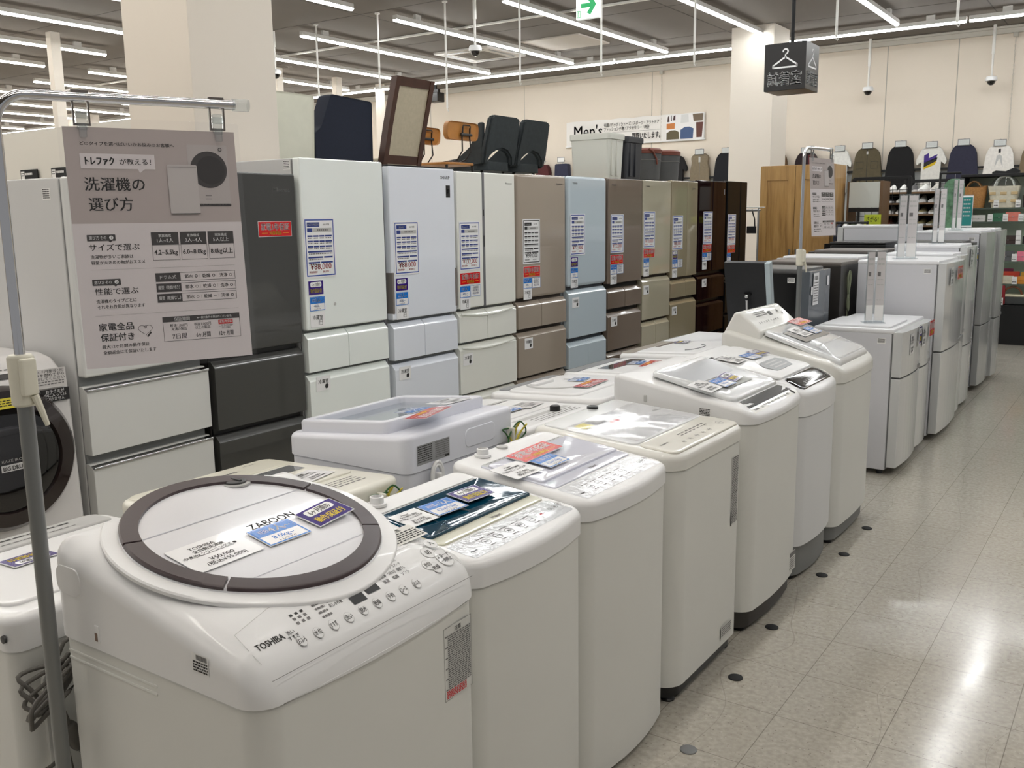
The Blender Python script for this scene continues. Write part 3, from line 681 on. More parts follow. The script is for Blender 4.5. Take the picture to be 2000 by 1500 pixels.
q = MB(); sh = Sheet(q, flat((.276, .05, .19), (0, 1, 0), (0, 0, 1)), .0006); sh.rect(0, 0, .11, .115, mat('spec_label', (214, 214, 210), .4), 1); sh.rect(0, .09, .05, .112, DGREY, 2); sh.rect(.06, .095, .1, .112, DGREY, 2); [sh.bars(.005, .08-j*.011, .1, .005, INKG, 2, 6, j) for j in range(7)]; q.build('energy_label', t, smooth=False)

# --- tall-backed washer with control box at the rear
z7 = smooth([-.30, -.225, -.15, -.02, .13, .235, .29], [.955, .98, .965, .935, .89, .845, .806], .015)
CRM = mat('warm_white_cover', (226, 225, 219), .28, coat=.4)
t, fn = washer('tall-backed white washing machine with rear control box and see-through lid, last of the front row', -1.39, 4.495, -.295, .28, .292, .758, z7, rc=.06, rcb=.03, re=.018, bow=.012, base=SKIRT, bz=.085, cm=CRM)
q = MB().use(CRM)
q.prism([(-.292, .95), (-.24, 1.052), (-.21, 1.056), (-.105, .968), (-.105, .92), (-.292, .92)], 'y', -.265, .265, .012, 3); cb = q.build('control_box', t)
a = V((-.21, 0, 1.056)); d = (V((-.105, 0, .968))-a); d.normalize()
q = MB(); sh = Sheet(q, flat(a+V((0, -.25, 0))+d*.005, (0, 1, 0), -d), .0012)
sh.rect(.27, -.055, .31, -.03, DGREY, 2)
for j in range(3): sh.bars(.1, -.02-j*.012, .25, .005, INKG, 2, 8, j)
for i in range(9): sh.txt(('電', '洗', 'す', '脱', '乾', '予', '水', '槽', '始')[i], .06+i*.032, -.085, .009, INK, 2)
for i in range(2): sh.ring(.4+i*.04, -.04-i*.02, .012, .0015, INKG, 2); sh.circ(.4+i*.04, -.04-i*.02, .006, INKG, 2)
q.build('control_print', cb, smooth=False)
q = MB().use(mat('lid_grey_white', (221, 223, 224), .12, coat=.6)); pad(q, rrect(-.10, .255, -.25, .25, .03), z7, 0, .02, .012); lid = q.build('lid', t)
q = MB(); sh = Sheet(q, lambda u, v, l: (-v, u, z7(-v)+.0205+l)); sh.poly([(y, -x) for x, y in rrect(-.03, .085, -.19, .19, .008)], mat('lid_window_grey', (118, 120, 122), .12, coat=.5), 1)
sh.frame(-.2, -.24, .2, -.13, .006, LGREY, 1); q.build('lid_window', lid, smooth=False)
q = MB(); wf = wrap_front(.276, .288, .06, .002); sh = Sheet(q, lambda u, v, l: wf(u+.19, v+.58, l), .0006); sh.rect(0, 0, .05, .15, mat('spec_label', (214, 214, 210), .4), 1, 6); [sh.bars(.003, .145-j*.0085, .047, .005, INKG, 2, 5, j) for j in range(17)]; q.build('spec_label', t, smooth=False)
q = MB(); sh = Sheet(q, flat((-.01, -.2925, .80), (1, 0, 0), (0, 0, 1)), .0006); sh.rect(0, 0, .04, .034, PAPER, 1); [sh.bars(.003, .03-j*.0055, .038, .0035, INK, 2, 5, j) for j in range(5)]; q.build('stock_sticker', t, smooth=False)

# ------------------------------------------------ rear row, facing away
WIRES = [mat('earth_green', (46, 92, 44), .5), mat('earth_yellow', (206, 190, 66), .5)]
def earth_wire(t, x, y, z):
    b = MB()
    for k in range(4):
        b.use(WIRES[k % 2]); rr = .022+.007*k; P = []; ph = (.0, 1.1, .5, 1.7)[k]; sq = (1.5, .9, 1.3, .8)[k]
        for i in range(22):
            a = 2*pi*i/22*1.0+.4*k
            P.append((x-.012-.007*k+.006*sin(2*a+ph), y+rr*sq*cos(a+ph)+.007*sin(3*a+k)-.01*k, z+rr*sin(a)*1.1+.009*cos(2*a+2*k)-.006*k))
        b.tube(P, .0028, 5, closed=True)
    b.use(CREAM).box(x-.03, x, y-.006, y+.006, z-.03, z+.02, .004)
    return b.build('earth_wire', t, ang=80)
def back_washer(label, Y0, hw, xb, xf, zs, zf, X0=-2.02, kind='plain', cm=None, **k):
    t, fn = washer(label, X0, Y0, xb, xf, hw, zs, zf, rz=pi, cm=cm, rc=.05, rcb=.035, re=.018, **k)
    # the rear wall panel and its screws
    q = MB().use(STEELW); q.prism(rrect(-hw+.05, hw-.05, .15, zs-.05, .03), 'x', xb-.002, xb+.012, .002); q.build('rear_panel', t)
    return t, fn
def bprint(q, fn, lift=.0062): return Sheet(q, lambda u, v, l: fn(u, v, l+lift))
def zlin(a, b): return lambda x: a+b*x
# leftmost: white washer whose back shows a tied grey power cord
z0 = zlin(.752, -.04)
t, fn = back_washer('white washing machine at the left edge with a knotted grey power cord on its back', 1.105, .268, -.275, .28, .692, z0)
q = MB().use(WHITE2); pad(q, rrect(-.21, .15, -.235, .235, .03), z0, 0, .007, .005); lid = q.build('lid', t)
q = MB(); sh = bprint(q, fn)
for i in range(16): sh.rect(.0-.15+i*.009, .175, -.146+i*.009, .185, DGREY, 1)
q.build('lint_slots', t, smooth=False)
q = MB().use(LGREY); pad(q, rrect(.17, .262, -.24, .24, .02), z0, 0, .006, .004); pn = q.build('control_panel', t)
q = MB(); sh = bprint(q, fn); sh.bars(-.15, -.235, .1, .008, INK, 1, 8, 2); sh.bars(-.15, -.2, .15, .005, INKG, 1, 12, 4); q.build('panel_print', pn, smooth=False)
CORD = mat('cord_grey', (98, 95, 90), .55)
b = MB().use(CORD); xk, yk = -.292, .222
rr = random.Random(3)
for k in range(5):
    P = []
    for i in range(26):
        a = 2*pi*i/26
        P.append((xk-.01-.011*k+.012*sin(2*a+k), yk+(.045+.006*k)*cos(a+.5*k)*1.0+.01*sin(3*a+k), .628+(.042+.004*k)*sin(a)+.012*cos(2*a+1.3*k)))
    b.tube(P, .0045, 6, closed=True)
b.tube([(xk+.012, .12, .70), (xk-.008, .15, .70), (xk-.015, .185, .695), (xk-.012, .2, .665), (xk-.02, .21, .61)], .0045, 6)
b.tube([(xk-.02, yk-.01, .58)]+[(xk-.02, yk+.03+.06*cos(a), .515+.06*sin(a)) for a in np.linspace(.5*pi, 1.75*pi, 16)], .0045, 6)
b.tube([(xk-.03, yk, .59), (xk-.03, yk-.015, .56), (xk-.032, yk-.022, .53)], .006, 7)
M = Matrix.Translation((xk-.032, yk-.03, .505)) @ Matrix.Rotation(R(-25), 4, 'X'); b.box(-.012, .012, -.016, .016, -.03, .03, .006, M=M)
b.use(STEEL).box(-.001, .001, -.01, -.006, -.05, -.03, M=M).box(-.001, .001, .006, .01, -.05, -.03, M=M).use(CORD)
b.tube([(xk-.02, yk-.005, .59), (xk-.02, yk-.015, .5), (xk-.015, yk-.03, .40), (xk-.01, yk-.05, .25), (xk+.005, yk-.06, .06)], .006, 7)
b.build('power_cord', t, ang=80)
q = MB().use(BLACK).box(-.29, -.275, .185, .2, .565, .575).box(-.29, -.275, .18, .195, .515, .528); q.build('rear_vent', t)
q = MB().use(DGREY); M = Matrix.Translation((-.25, .269, .72)) @ Matrix.Rotation(-pi/2, 4, 'X'); q.lathe([(.008, -.002), (.008, .003), (.004, .004)], (0, 0, 0), 14, M); q.build('side_screw', t)
# second: low cream washer
z1 = zlin(.778, -.045)
t, fn = back_washer('low cream washing machine with black tap knob and green-yellow earth wire', 1.675, .272, -.285, .27, .712, z1, cm=CREAM, X0=-2.01)
q = MB().use(mat('cream_panel', (216, 213, 198), .35, coat=.3)); pad(q, rrect(.13, .255, -.25, .25, .03), z1, 0, .005, .004); pn = q.build('control_panel', t)
q = MB(); sh = Sheet(q, lambda u, v, l: fn(u, v, l+.0055)); sh.txt('Panasonic', -.15, -.22, .009, INKG, 1, ang=0); sh.rect(.03, -.2, .07, -.185, DGREY, 1); sh.bars(-.08, -.19, .02, .01, INKG, 1, 8, 3); sh.bars(.09, -.2, .22, .006, LGREY, 1, 8, 2)
q.build('panel_print', pn, smooth=False)
q = MB().use(CREAM); pad(q, rrect(-.13, .12, -.24, .24, .02), z1, 0, .006, .004); lid = q.build('lid', t)
q = MB(); sh = Sheet(q, lambda u, v, l: fn(u, v, l+.0065)); sh.rect(-.2, -.1, -.05, -.03, mat('lid_window_grey', (118, 120, 122), .12, coat=.5), 1)
for j in range(2): sh.rect(-.16, .085+j*.018, .2, .089+j*.018, INK, 1)
q.build('lid_print', lid, smooth=False)
q = MB(); sh = Sheet(q, fn); [sh.bars(-.2, .16+j*.018, -.02, .006, INKG, 1, 7, j) for j in range(4)]; q.build('caution_print', t, smooth=False)
q = MB(); q.use(CREAM).lathe([(.035, 0), (.035, .004), (.03, .006)], (-.2, .13, z1(-.2)), 20); knob(q, -.2, .13, lambda x: z1(x)+.004, .02, .03, BLACK); q.build('tap_knob', t)
earth_wire(t, -.285, -.17, .745)
# third: tall grey-white washer with an open framed lid, its back panel with label towards the aisle
z2 = zlin(.862, -.095)
t, fn = back_washer('grey-white washing machine with a clear framed lid, oval hatch and cord loop on its back', 2.275, .278, -.265, .25, .772, z2, cm=COOLW, bm=COOLW, X0=-2.01)
q = MB().use(COOLW)
fr_o, fr_i = rrect(-.165, .215, -.252, .252, .03), rrect(-.13, .18, -.215, .215, .02)
q.rings([[(x, y, z2(x)+l) for x, y in P] for P, l in ((fr_o, -.004), (fr_o, .03), ([(x*.985+.0004, y*.985) for x, y in fr_o], .036), ([(x*1.02-.0005, y*1.02) for x, y in fr_i], .036), (fr_i, .03), (fr_i, -.004))], False, False)
lid = q.build('lid_frame', t)
q = MB().use(ACRY); q.prism([(-.13, z2(-.13)+.012), (.18, z2(.18)+.012), (.18, z2(.18)+.016), (-.13, z2(-.13)+.016)], 'y', -.225, .225); q.build('lid_window', lid)
q = MB(); sh = Sheet(q, flat((-.2652, -.06, .795), (0, -1, 0), (0, 0, 1)), .0006); SL = mat('spec_label_silver', (150, 151, 152), .35)
O = flat((-.2652, .235, .795), (0, -1, 0), (0, 0, 1)); sh = Sheet(q, O, .0006); sh.rect(0, -.005, .155, .055, SL, 1)
for j in range(8): sh.bars(.004, .05-j*.0065, .07, .003, INK, 2, 8, j); sh.bars(.085, .05-j*.0065, .15, .003, INKG, 2, 8, j+20)
sh.rect(.13, -.002, .15, .004, INK, 3)
q.build('rating_label', t, smooth=False)
q = MB().use(COOLW); q.prism(rrect(-.16, .0, .795, .855, .02), 'x', -.268, -.26, .003); q.build('oval_hatch', t)
q = MB().use(LGREY).box(.06, .07, -.281, -.272, .80, .823, .003); q.build('side_latch', t)
b = MB().use(WHITE2)
for r in (.03, .038): b.tube([(-.285, .165+r*.7*cos(a), .745+r*1.25*sin(a)) for a in np.linspace(0, 2*pi, 20)[:-1]], .0055, 6, closed=True)
b.box(-.3, -.265, .158, .172, .72, .76, .004); b.build('cord_loop', t, ang=80)
earth_wire(t, -.265, -.232, .80)
# fourth
z3 = zlin(.785, -.05)
t, fn = back_washer('low white washing machine with a black knob, behind the grey-white one', 2.825, .255, -.29, .25, .715, z3, X0=-2.01)
q = MB().use(WHITE2); pad(q, rrect(-.14, .13, -.225, .225, .02), z3, 0, .006, .004, dish=.003); lid = q.build('lid', t)
q = MB(); sh = Sheet(q, lambda u, v, l: fn(u, v, l+.0065)); sh.rect(-.2, -.11, .2, -.09, LGREY, 1); [sh.bars(-.18, .03+j*.02, .0, .006, INKG, 1, 8, j) for j in range(3)]; q.build('lid_print', lid, smooth=False)
q = MB(); sh = Sheet(q, fn); sh.rect(-.2, .17, .16, .2, LGREY, 1); [sh.bars(-.18, .215+j*.02, .1, .006, INKG, 1, 9, j) for j in range(3)]; q.build('caution_print', t, smooth=False)
q = MB(); knob(q, -.2, -.09, z3, .02, .02, BLACK); q.build('tap_knob', t)
# fifth, round handle ring lid
z4 = zlin(.80, -.045)
t, fn = back_washer('white washing machine with a round moulded lid handle in the rear row', 3.375, .272, -.29, .26, .725, z4, X0=-2.005)
q = MB().use(WHITE2); pad(q, rrect(-.16, .19, -.235, .235, .05), z4, 0, .010, .008); lid = q.build('lid', t)
q = MB().use(LGREY); band(q, .06, .03, .12, .132, z4, .010, .004, pi*.2, pi*1.6, 40); q.use(WHITE2); pad(q, rrect(.11, .15, -.03, .11, .01), z4, .010, .012, .004); q.build('lid_grip', lid)
q = MB().use(GREY); pad(q, rrect(.20, .248, -.235, .2, .01), z4, 0, .006, .004); q.build('control_panel', t)
# sixth, dark window
z5 = zlin(.80, -.04)
t, fn = back_washer('white washing machine with a dark rectangular lid window in the rear row', 3.965, .262, -.285, .26, .725, z5, X0=-2.01)
q = MB().use(WHITE2); pad(q, rrect(-.16, .17, -.23, .23, .03), z5, 0, .008, .006); lid = q.build('lid', t)
q = MB().use(mat('lid_window_smoke', (58, 58, 58), .1, coat=.6)); pad(q, rrect(.04, .12, -.19, .16, .006), z5, .008, .0015, .001); q.build('lid_window', lid)
q = MB().use(GREY); pad(q, rrect(.185, .25, -.24, .24, .01), z5, 0, .006, .004); q.build('control_panel', t)
q = MB(); sh = Sheet(q, fn); [sh.bars(-.1, .18+j*.02, .2, .007, PRED if j == 1 else INKG, 1, 10, j) for j in range(4)]; q.build('caution_print', t, smooth=False)
q = MB(); knob(q, -.24, .1, z5, .02, .01, BLACK); q.build('tap_knob', t)
# seventh, beige lid
z6 = zlin(.818, -.05)
t, fn = back_washer('white washing machine with a long brownish grip slot, last of the rear row', 4.555, .285, -.285, .26, .74, z6, X0=-2.015)
q = MB().use(WHITE2); pad(q, rrect(-.17, .17, -.25, .25, .03), z6, 0, .01, .008); lid = q.build('lid', t)
q = MB().use(mat('slot_brown', (92, 78, 66), .4)); pad(q, rrect(.13, .155, -.2, .05, .01), z6, .0105, .001, .0005); q.build('grip_slot', lid)
q = MB().use(mat('panel_taupe', (150, 142, 130), .35)); pad(q, rrect(.185, .25, -.255, .255, .01), z6, 0, .006, .004); q.build('control_panel', t)
q = MB().use(GREY); q.tube([fn(.05+.12*cos(a), .06+.05*sin(a), .011) for a in np.linspace(.2, pi, 14)], .003, 5); q.use(BLACK).box(-.2, -.17, -.2, -.15, z6(-.18)+.009, z6(-.18)+.014, .002); q.build('lid_seal', lid)
# ---------------------------------------------------------------- tall refrigerators
def door_mat(name, c, rough=.12): return mat('fridge_'+name, c, rough, coat=.6, noise=.01, nscale=2)
def fridge(label, yl, yr, h, rows, dm, sm, d=.66, xf=-3.5, rz=0, rd=.009, lip=.03, side_strip=None, gapm=None, kick=.05):
    w = yr-yl
    t = thing('refrigerator', label, 'refrigerator', (xf-d/2, (yl+yr)/2, 0), rz)
    X = d/2; hw = w/2
    q = MB().use(sm).box(-X, X-.058, -hw, hw, kick, h-.006, .006)
    for sx in (-X+.06, X-.12):
        for sy in (-hw+.06, hw-.06): q.box(sx-.02, sx+.02, sy-.02, sy+.02, 0, kick+.004)
    q.build('cabinet', t)
    q = MB().use(gapm or mat('gap_light', (128, 130, 130), .5)).box(X-.06, X-.048, -hw+.006, hw-.006, kick, h-.012); q.box(X-.08, X-.03, -hw+.01, hw-.01, .012, kick, .004); q.build('gasket', t)
    for r in rows:
        z0, z1, kind = r[:3]; m = r[3] if len(r) > 3 and r[3] else dm
        def leaf(nm, a, b2, mm=m):
            return MB().use(mm).box(X-.05, X, a, b2, z0+.004, z1-.004, rd, 3).build(nm, t)
        if kind == 'door': leaf('door', -hw+.001, hw-.001)
        elif kind == 'french':
            c = r[4] if len(r) > 4 else 0
            leaf('door', -hw+.001, c-.004); leaf('door', c+.004, hw-.001)
        elif kind in ('drawer', 'split'):
            ps = [(-hw+.001, hw-.001)] if kind == 'drawer' else [(-hw+.001, (r[4] if len(r) > 4 else 0)-.002), ((r[4] if len(r) > 4 else 0)+.002, hw-.001)]
            for a, b2 in ps:
                q = MB().use(m); P = [(X-.05, z0+.004), (X, z0+.004), (X, z1-lip-.006), (X-.006, z1-lip), (X-.028, z1-.004), (X-.05, z1-.004)]
                q.prism(P, 'y', a, b2, .0035, 2); q.build('drawer', t)
    return t, X, hw
WHG = door_mat('white_glass', (240, 246, 243)); WHB = door_mat('white_bluish', (232, 237, 246)); WHW = door_mat('white_warm', (238, 239, 232))
BEI = door_mat('beige', (160, 148, 135)); PBL = door_mat('pale_blue', (192, 205, 213)); BRN = door_mat('brown', (116, 102, 90), .2)
CHA = door_mat('champagne', (178, 171, 150), .06); CHB = door_mat('champagne_dark', (150, 139, 114), .06); DRD = mat('fridge_dark_red', (26, 9, 11), .06, spec=.14); BLK = mat('fridge_black', (20, 19, 19), .2, spec=.1)
DGR = door_mat('dark_grey', (60, 60, 58), .3); WHM = door_mat('white_matte', (214, 215, 212), .25)
SIDEW = mat('fridge_side_white', (206, 206, 205), .45); SIDEB = mat('fridge_side_beige', (172, 160, 146), .4); SIDED = mat('fridge_side_dark', (42, 40, 39), .4); SIDEL = mat('fridge_side_blue', (182, 192, 200), .4)

def fprint(t, X, items, name='logo_print'):
    q = MB(); sh = Sheet(q, flat((X, 0, 0), (0, 1, 0), (0, 0, 1)))
    for it in items:
        if it[0] == 't': sh.txt(it[1], it[2], it[3], it[4], it[5], 1, fit=it[6], bold=.02)
        else: sh.rect(it[1], it[2], it[3], it[4], it[5], 1)
    return q.build(name, t, smooth=False)
# F1 with chrome handles
t, X, hw = fridge('white refrigerator with chrome drawer handles behind the hanging poster', 2.045, 2.67, 1.69, [(.895, 1.69, 'door'), (.575, .865, 'drawer'), (.2, .545, 'drawer'), (.06, .19, 'drawer')], WHM, SIDEW, rz=R(4), xf=-3.505, lip=.02)
for z in (.862, .542):
    q = MB().use(CHROME); q.prism([(X-.02, z-.022), (X+.006, z-.022), (X+.006, z-.012), (X-.002, z-.008), (X-.02, z-.006)], 'y', -hw+.002, hw-.002, .002); q.build('handle', t)
q = MB(); sh = Sheet(q, flat((X-.16, -hw, 1.6), (1, 0, 0), (0, 0, 1))); sh.rect(0, 0, .05, .045, PAPER, 1); [sh.bars(.004, .04-j*.008, .045, .004, INK, 2, 5, j) for j in range(5)]; q.build('stock_sticker', t, smooth=False)
# F2 dark grey
t, X, hw = fridge('dark grey refrigerator with matte doors', 2.715, 3.265, 1.735, [(.9, 1.735, 'door'), (.55, .88, 'drawer'), (.08, .53, 'drawer')], DGR, SIDED, xf=-3.515, gapm=BLACK)
fprint(t, X, [('t', 'Hisense', hw-.09, 1.655, .02, LGREY, .1)])
# F3
t, X, hw = fridge('tall white glass-door refrigerator beside the dark grey one', 3.28, 3.885, 1.816, [(.955, 1.816, 'door'), (.74, .948, 'split', None, -.01), (.41, .733, 'drawer'), (.07, .40, 'drawer')], WHG, SIDEW)
q = MB(); sh = Sheet(q, flat((X-.11, -hw, 1.755), (1, 0, 0), (0, 0, 1))); sh.rect(0, 0, .05, .045, PAPER, 1); [sh.bars(.004, .04-j*.008, .045, .004, INK, 2, 5, j) for j in range(5)]; q.build('stock_sticker', t, smooth=False)
q = MB().use(LGREY).cyl((X, -.1, 1.08), (X+.002, -.1, 1.08), .008, 14); q.build('sensor_dot', t)
# F4
t, X, hw = fridge('white refrigerator with grey side grips and a small black emblem', 3.93, 4.515, 1.80, [(.945, 1.80, 'door'), (.715, .935, 'split', None, -.02), (.385, .70, 'drawer'), (.07, .375, 'drawer')], WHB, mat('fridge_side_grey', (150, 150, 158), .4))
GRP = mat('grip_brown_grey', (126, 120, 116), .35)
for s in (-1, 1):
    q = MB().use(GRP).box(X-.045, X+.004, s*hw-.014*(s > 0)-.016*(s < 0)*0, s*hw+.014*(s < 0)*0+.0, .98 if s < 0 else 1.0, 1.22, .003) if False else MB().use(GRP).box(X-.045, X+.003, min(s*hw, s*(hw-.016)), max(s*hw, s*(hw-.016)), .985, 1.215, .003); q.build('side_grip', t)
fprint(t, X, [('t', 'SHARP', hw-.09, 1.745, .018, INK, .085), ('r', hw-.085, 1.63, hw-.045, 1.70, BLACK), ('t', 'P', hw-.065, 1.665, .03, STEEL, .018)], 'emblem_print')
q = MB().use(BLACK).box(X-.05, X-.002, -hw, hw, 1.797, 1.803, .001); q.build('top_trim', t)
# F5 double door
t, X, hw = fridge('white double-door refrigerator with a dark centre gap', 4.535, 5.155, 1.79, [(.955, 1.79, 'french', None, -.045), (.745, .945, 'split', None, -.015), (.42, .735, 'drawer'), (.07, .41, 'drawer')], WHW, SIDEW)
q = MB().use(mat('gap_grey', (112, 113, 116), .35)).box(X-.03, X-.003+.004, -.052, -.030, .96, 1.785, .002); q.use(BLACK).box(X-.01, X+.0025, -.046, -.040, 1.33, 1.40).box(X-.01, X+.0025, -.046, -.040, 1.52, 1.56); q.build('centre_strip', t)
q = MB().use(WHW)
for z, a in ((.735, .0), (.945, .0)):
    P = [(-hw+.02+(2*hw-.04)*i/12, z-.02-.022*sin(pi*i/12)) for i in range(13)]
    q.tube([(X+.002, y, zz_) for y, zz_ in P], .006, 6)
q.build('grip_lip', t)
fprint(t, X, [('t', 'Panasonic', hw-.07, 1.725, .012, INKG, .07)])
# F6 beige
t, X, hw = fridge('beige refrigerator beside the white double-door one', 5.18, 5.80, 1.795, [(.965, 1.795, 'door'), (.76, .95, 'split', None, -.02), (.43, .742, 'drawer'), (.07, .42, 'drawer')], BEI, SIDEB, gapm=mat('gap_brown', (88, 78, 70), .5), rd=.02)
fprint(t, X, [('t', 'Panasonic', hw-.09, 1.735, .014, INKG, .085)])
# F7 pale blue
t, X, hw = fridge('pale blue-white refrigerator with rounded edges', 5.835, 6.40, 1.80, [(1.0, 1.80, 'door'), (.625, .985, 'drawer'), (.40, .60, 'split'), (.07, .39, 'drawer')], PBL, SIDEL, rd=.025, gapm=mat('gap_grey2', (96, 100, 106), .5))
fprint(t, X, [('t', 'TOSHIBA', -hw+.09, 1.745, .014, INKG, .07)])
# F8 brown
t, X, hw = fridge('brown matte refrigerator beside the pale blue one', 6.425, 7.0, 1.80, [(.985, 1.80, 'door'), (.79, .955, 'split'), (.46, .765, 'drawer'), (.07, .45, 'drawer')], BRN, mat('fridge_side_brown', (122, 106, 94), .4), gapm=BLACK)
fprint(t, X, [('t', 'HITACHI', -hw+.09, 1.745, .012, INKG, .07)])
# F9
t, X, hw = fridge('pale champagne glass refrigerator with mirror-like door', 7.015, 7.548, 1.80, [(1.015, 1.80, 'door'), (.645, 1.0, 'drawer'), (.35, .63, 'split'), (.07, .34, 'drawer')], CHA, mat('fridge_side_champagne', (160, 152, 134), .4), gapm=mat('gap_brown', (88, 78, 70), .5))
fprint(t, X, [('t', 'TOSHIBA', -hw+.08, 1.745, .014, INKG, .07)])
# F10
t, X, hw = fridge('darker champagne double-door refrigerator with mirror-like doors', 7.565, 8.12, 1.81, [(.965, 1.81, 'french', None, .05), (.785, .95, 'split', None, .05), (.32, .765, 'drawer'), (.07, .31, 'drawer')], CHB, mat('fridge_side_champagne', (160, 152, 134), .4), gapm=mat('gap_brown', (88, 78, 70), .5))
fprint(t, X, [('t', 'Panasonic', hw-.08, 1.745, .014, INKG, .07)])
# F11
t, X, hw = fridge('dark red glossy double-door refrigerator', 8.15, 8.79, 1.825, [(.98, 1.825, 'french', None, .0), (.72, .96, 'split'), (.40, .70, 'drawer'), (.07, .39, 'drawer')], DRD, SIDED, gapm=BLACK)
fprint(t, X, [('r', hw-.05, 1.7, hw-.03, 1.75, INKG)])
# F12
t, X, hw = fridge('black refrigerator at the far end of the tall row', 8.83, 9.36, 1.835, [(.90, 1.835, 'french', None, .08), (.55, .88, 'drawer'), (.07, .54, 'drawer')], BLK, SIDED, gapm=BLACK)

# ---------------------------------------------------------------- tags and cards
TAGX = {'F2': -3.515}
def tag_mesh(kind, name, label, cat, O, xd, yd, w, h, group=None, price=None, ink=PRED, head='', curl=0, fold=None, frame=None, rows=None, w2=None, brand=None, thick=.0012):
    """one printed card, its own object; O is its centre on the carrying surface"""
    O = V(O); xd = V(xd).normalized(); yd = V(yd).normalized(); n = xd.cross(yd)
    q = MB()
    Mx = Matrix((xd, yd, n)).transposed().to_4x4()
    q.use(GLOSSP).box(-w/2, w/2, -h/2, h/2, 0, thick)
    def F(u, v, l): return (u, v, thick+l)
    sh = Sheet(q, F, .00035 if w < .3 else .0005)
    a, b2 = w/2, h/2
    if kind == 'card':
        fr = frame or FRAMEB
        m = .012; sh.frame(-a+m*.6, -b2+m*.6, a-m*.6, b2-m*.6, .006, fr, 1)
        L, Rr, T, B = -a+.022, a-.022, b2-.022, -b2+.022; Wd = Rr-L
        dk = NAVYP if fr is FRAMEB else INK
        sh.rect(L, T-.022, L+Wd*.5, T, dk, 1); sh.txt(brand or '冷蔵庫', L+Wd*.25, T-.011, .011, PAPER, 2, maxw=Wd*.46)
        sh.txt('2021年製', L+Wd*.78, T-.011, .008, INK, 1, maxw=Wd*.3)
        sh.rect(L, T-.048, L+Wd*.2, T-.028, dk, 1); sh.rect(L+.21*Wd, T-.048, Rr, T-.028, LGREY, 1); sh.bars(L+.4*Wd, T-.038, L+.85*Wd, .007, INKG, 2, 5, 3)
        for j in range(3):
            y = T-.064-j*.026
            for (x0, x1) in ((0, .21), (.24, .45), (.48, .69), (.72, 1)): sh.rect(L+Wd*x0, y-.008, L+Wd*x1, y, dk, 1); sh.bars(L+Wd*x0+.002, y-.014, L+Wd*x1-.002, .005, INKG, 1, 3, j)
        y = T-.142; sh.rect(L, y-.008, Rr, y, dk, 1); sh.bars(L+.004, y-.014, Rr, .005, INKG, 1, 10, 1)
        for j, c in enumerate((.6, .47)):
            y = T-.17-j*.026; sh.rect(L, y-.008, L+Wd*c, y, dk, 1); sh.rect(L+Wd*(c+.04), y-.008, Rr, y, dk, 1); sh.bars(L+.004, y-.014, L+Wd*c, .005, INKG, 1, 6, j)
        sh.txt('¥'+price, 0, B+.034, .03, ink, 1, fit=Wd*.86, bold=.015)
        sh.txt('税抜価格¥', L+.03, B+.006, .009, ink, 1, maxw=Wd*.4); sh.txt((rows or '80,000')+' )', L+Wd*.72, B+.006, .011, ink, 1, maxw=Wd*.4)
    elif kind == 'red':
        sh.rect(-a+.002, -b2+.002, a-.002, b2-.002, RED, 1); sh.txt('家電1年保証', 0, h*.14, h*.36, PRW, 2, fit=w*.84, bold=.03)
        sh.txt('対象商品', 0, -h*.26, h*.19, YEL, 2, fit=w*.36, bold=.03); sh.rect(-a*.8, -h*.265, -a*.45, -h*.25, YEL, 2); sh.rect(a*.45, -h*.265, a*.8, -h*.25, YEL, 2)
    elif kind == 'pur':
        sh.rect(-a+.002, -b2+.002, a-.002, b2-.002, PURP, 1); sh.poly([(x, y) for x, y in rrect(-a*.72, a*.72, b2*.12, b2*.78, .008)], PRW, 2)
        sh.txt('6ヶ月間の', 0, b2*.45, h*.21, INK, 3, fit=w*.56, bold=.015); sh.txt('動作保証付', 0, -b2*.42, h*.23, YEL, 2, fit=w*.74, bold=.02)
    elif kind == 'blu':
        sh.frame(-a+.001, -b2+.001, a-.001, b2-.001, .0035, BLUE, 1); sh.rect(-a+.005, b2*.02, a-.005, b2-.005, BLUE, 1)
        sh.frame(-a*.7, b2*.3, -a*.3, b2*.66, .0008, PRW, 2); sh.txt('目安', -a*.5, b2*.48, h*.1, PRW, 2)
        sh.txt(price or '3人~', a*.25, b2*.48, h*.26, PRW, 2, maxw=w*.5, bold=.02); sh.txt(rows or '400L~', 0, -b2*.3, h*.19, BLUE, 1, maxw=w*.6, bold=.01)
        sh.txt('■kurashi' if False else 'トレファク', .0, -b2*.74, h*.09, INK, 1, maxw=w*.4, bold=.03)
    elif kind == 'wb':
        sh.frame(-a+.001, -b2+.001, a-.001, b2-.001, .002, BLUE, 1)
        for j in range(3): sh.txt(('家電', '保証', '商品')[j]+('配送設', '置可能', '対象品')[j][:2], 0, b2*.5-j*b2*.48, h*.16, NAVYP, 1, fit=w*.62)
        sh.bars(-a*.6, b2*.82, a*.6, .003, INKG, 1, 4, 2)
    elif kind in ('rei', 'fre'):
        sh.txt('冷蔵室' if kind == 'rei' else '冷凍室', 0, b2*.28, h*.24, INK, 1, fit=w*.7, bold=.02)
        u, v = a*.42, -b2*.38
        if kind == 'rei': sh.frame(u-.01, v-.014, u+.01, v+.012, .0018, INK, 1); sh.line([(u-.01, v+.002), (u+.01, v+.002)], .0016, INK); sh.line([(u-.016, v-.01), (u-.014, v+.008)], .0016, INK)
        else: sh.poly([(u-.012, v-.006), (u-.004, v-.014), (u+.010, v-.012), (u+.014, v+.004), (u+.004, v+.013), (u-.008, v+.008)], INK, 1)
    elif kind == 'slip':
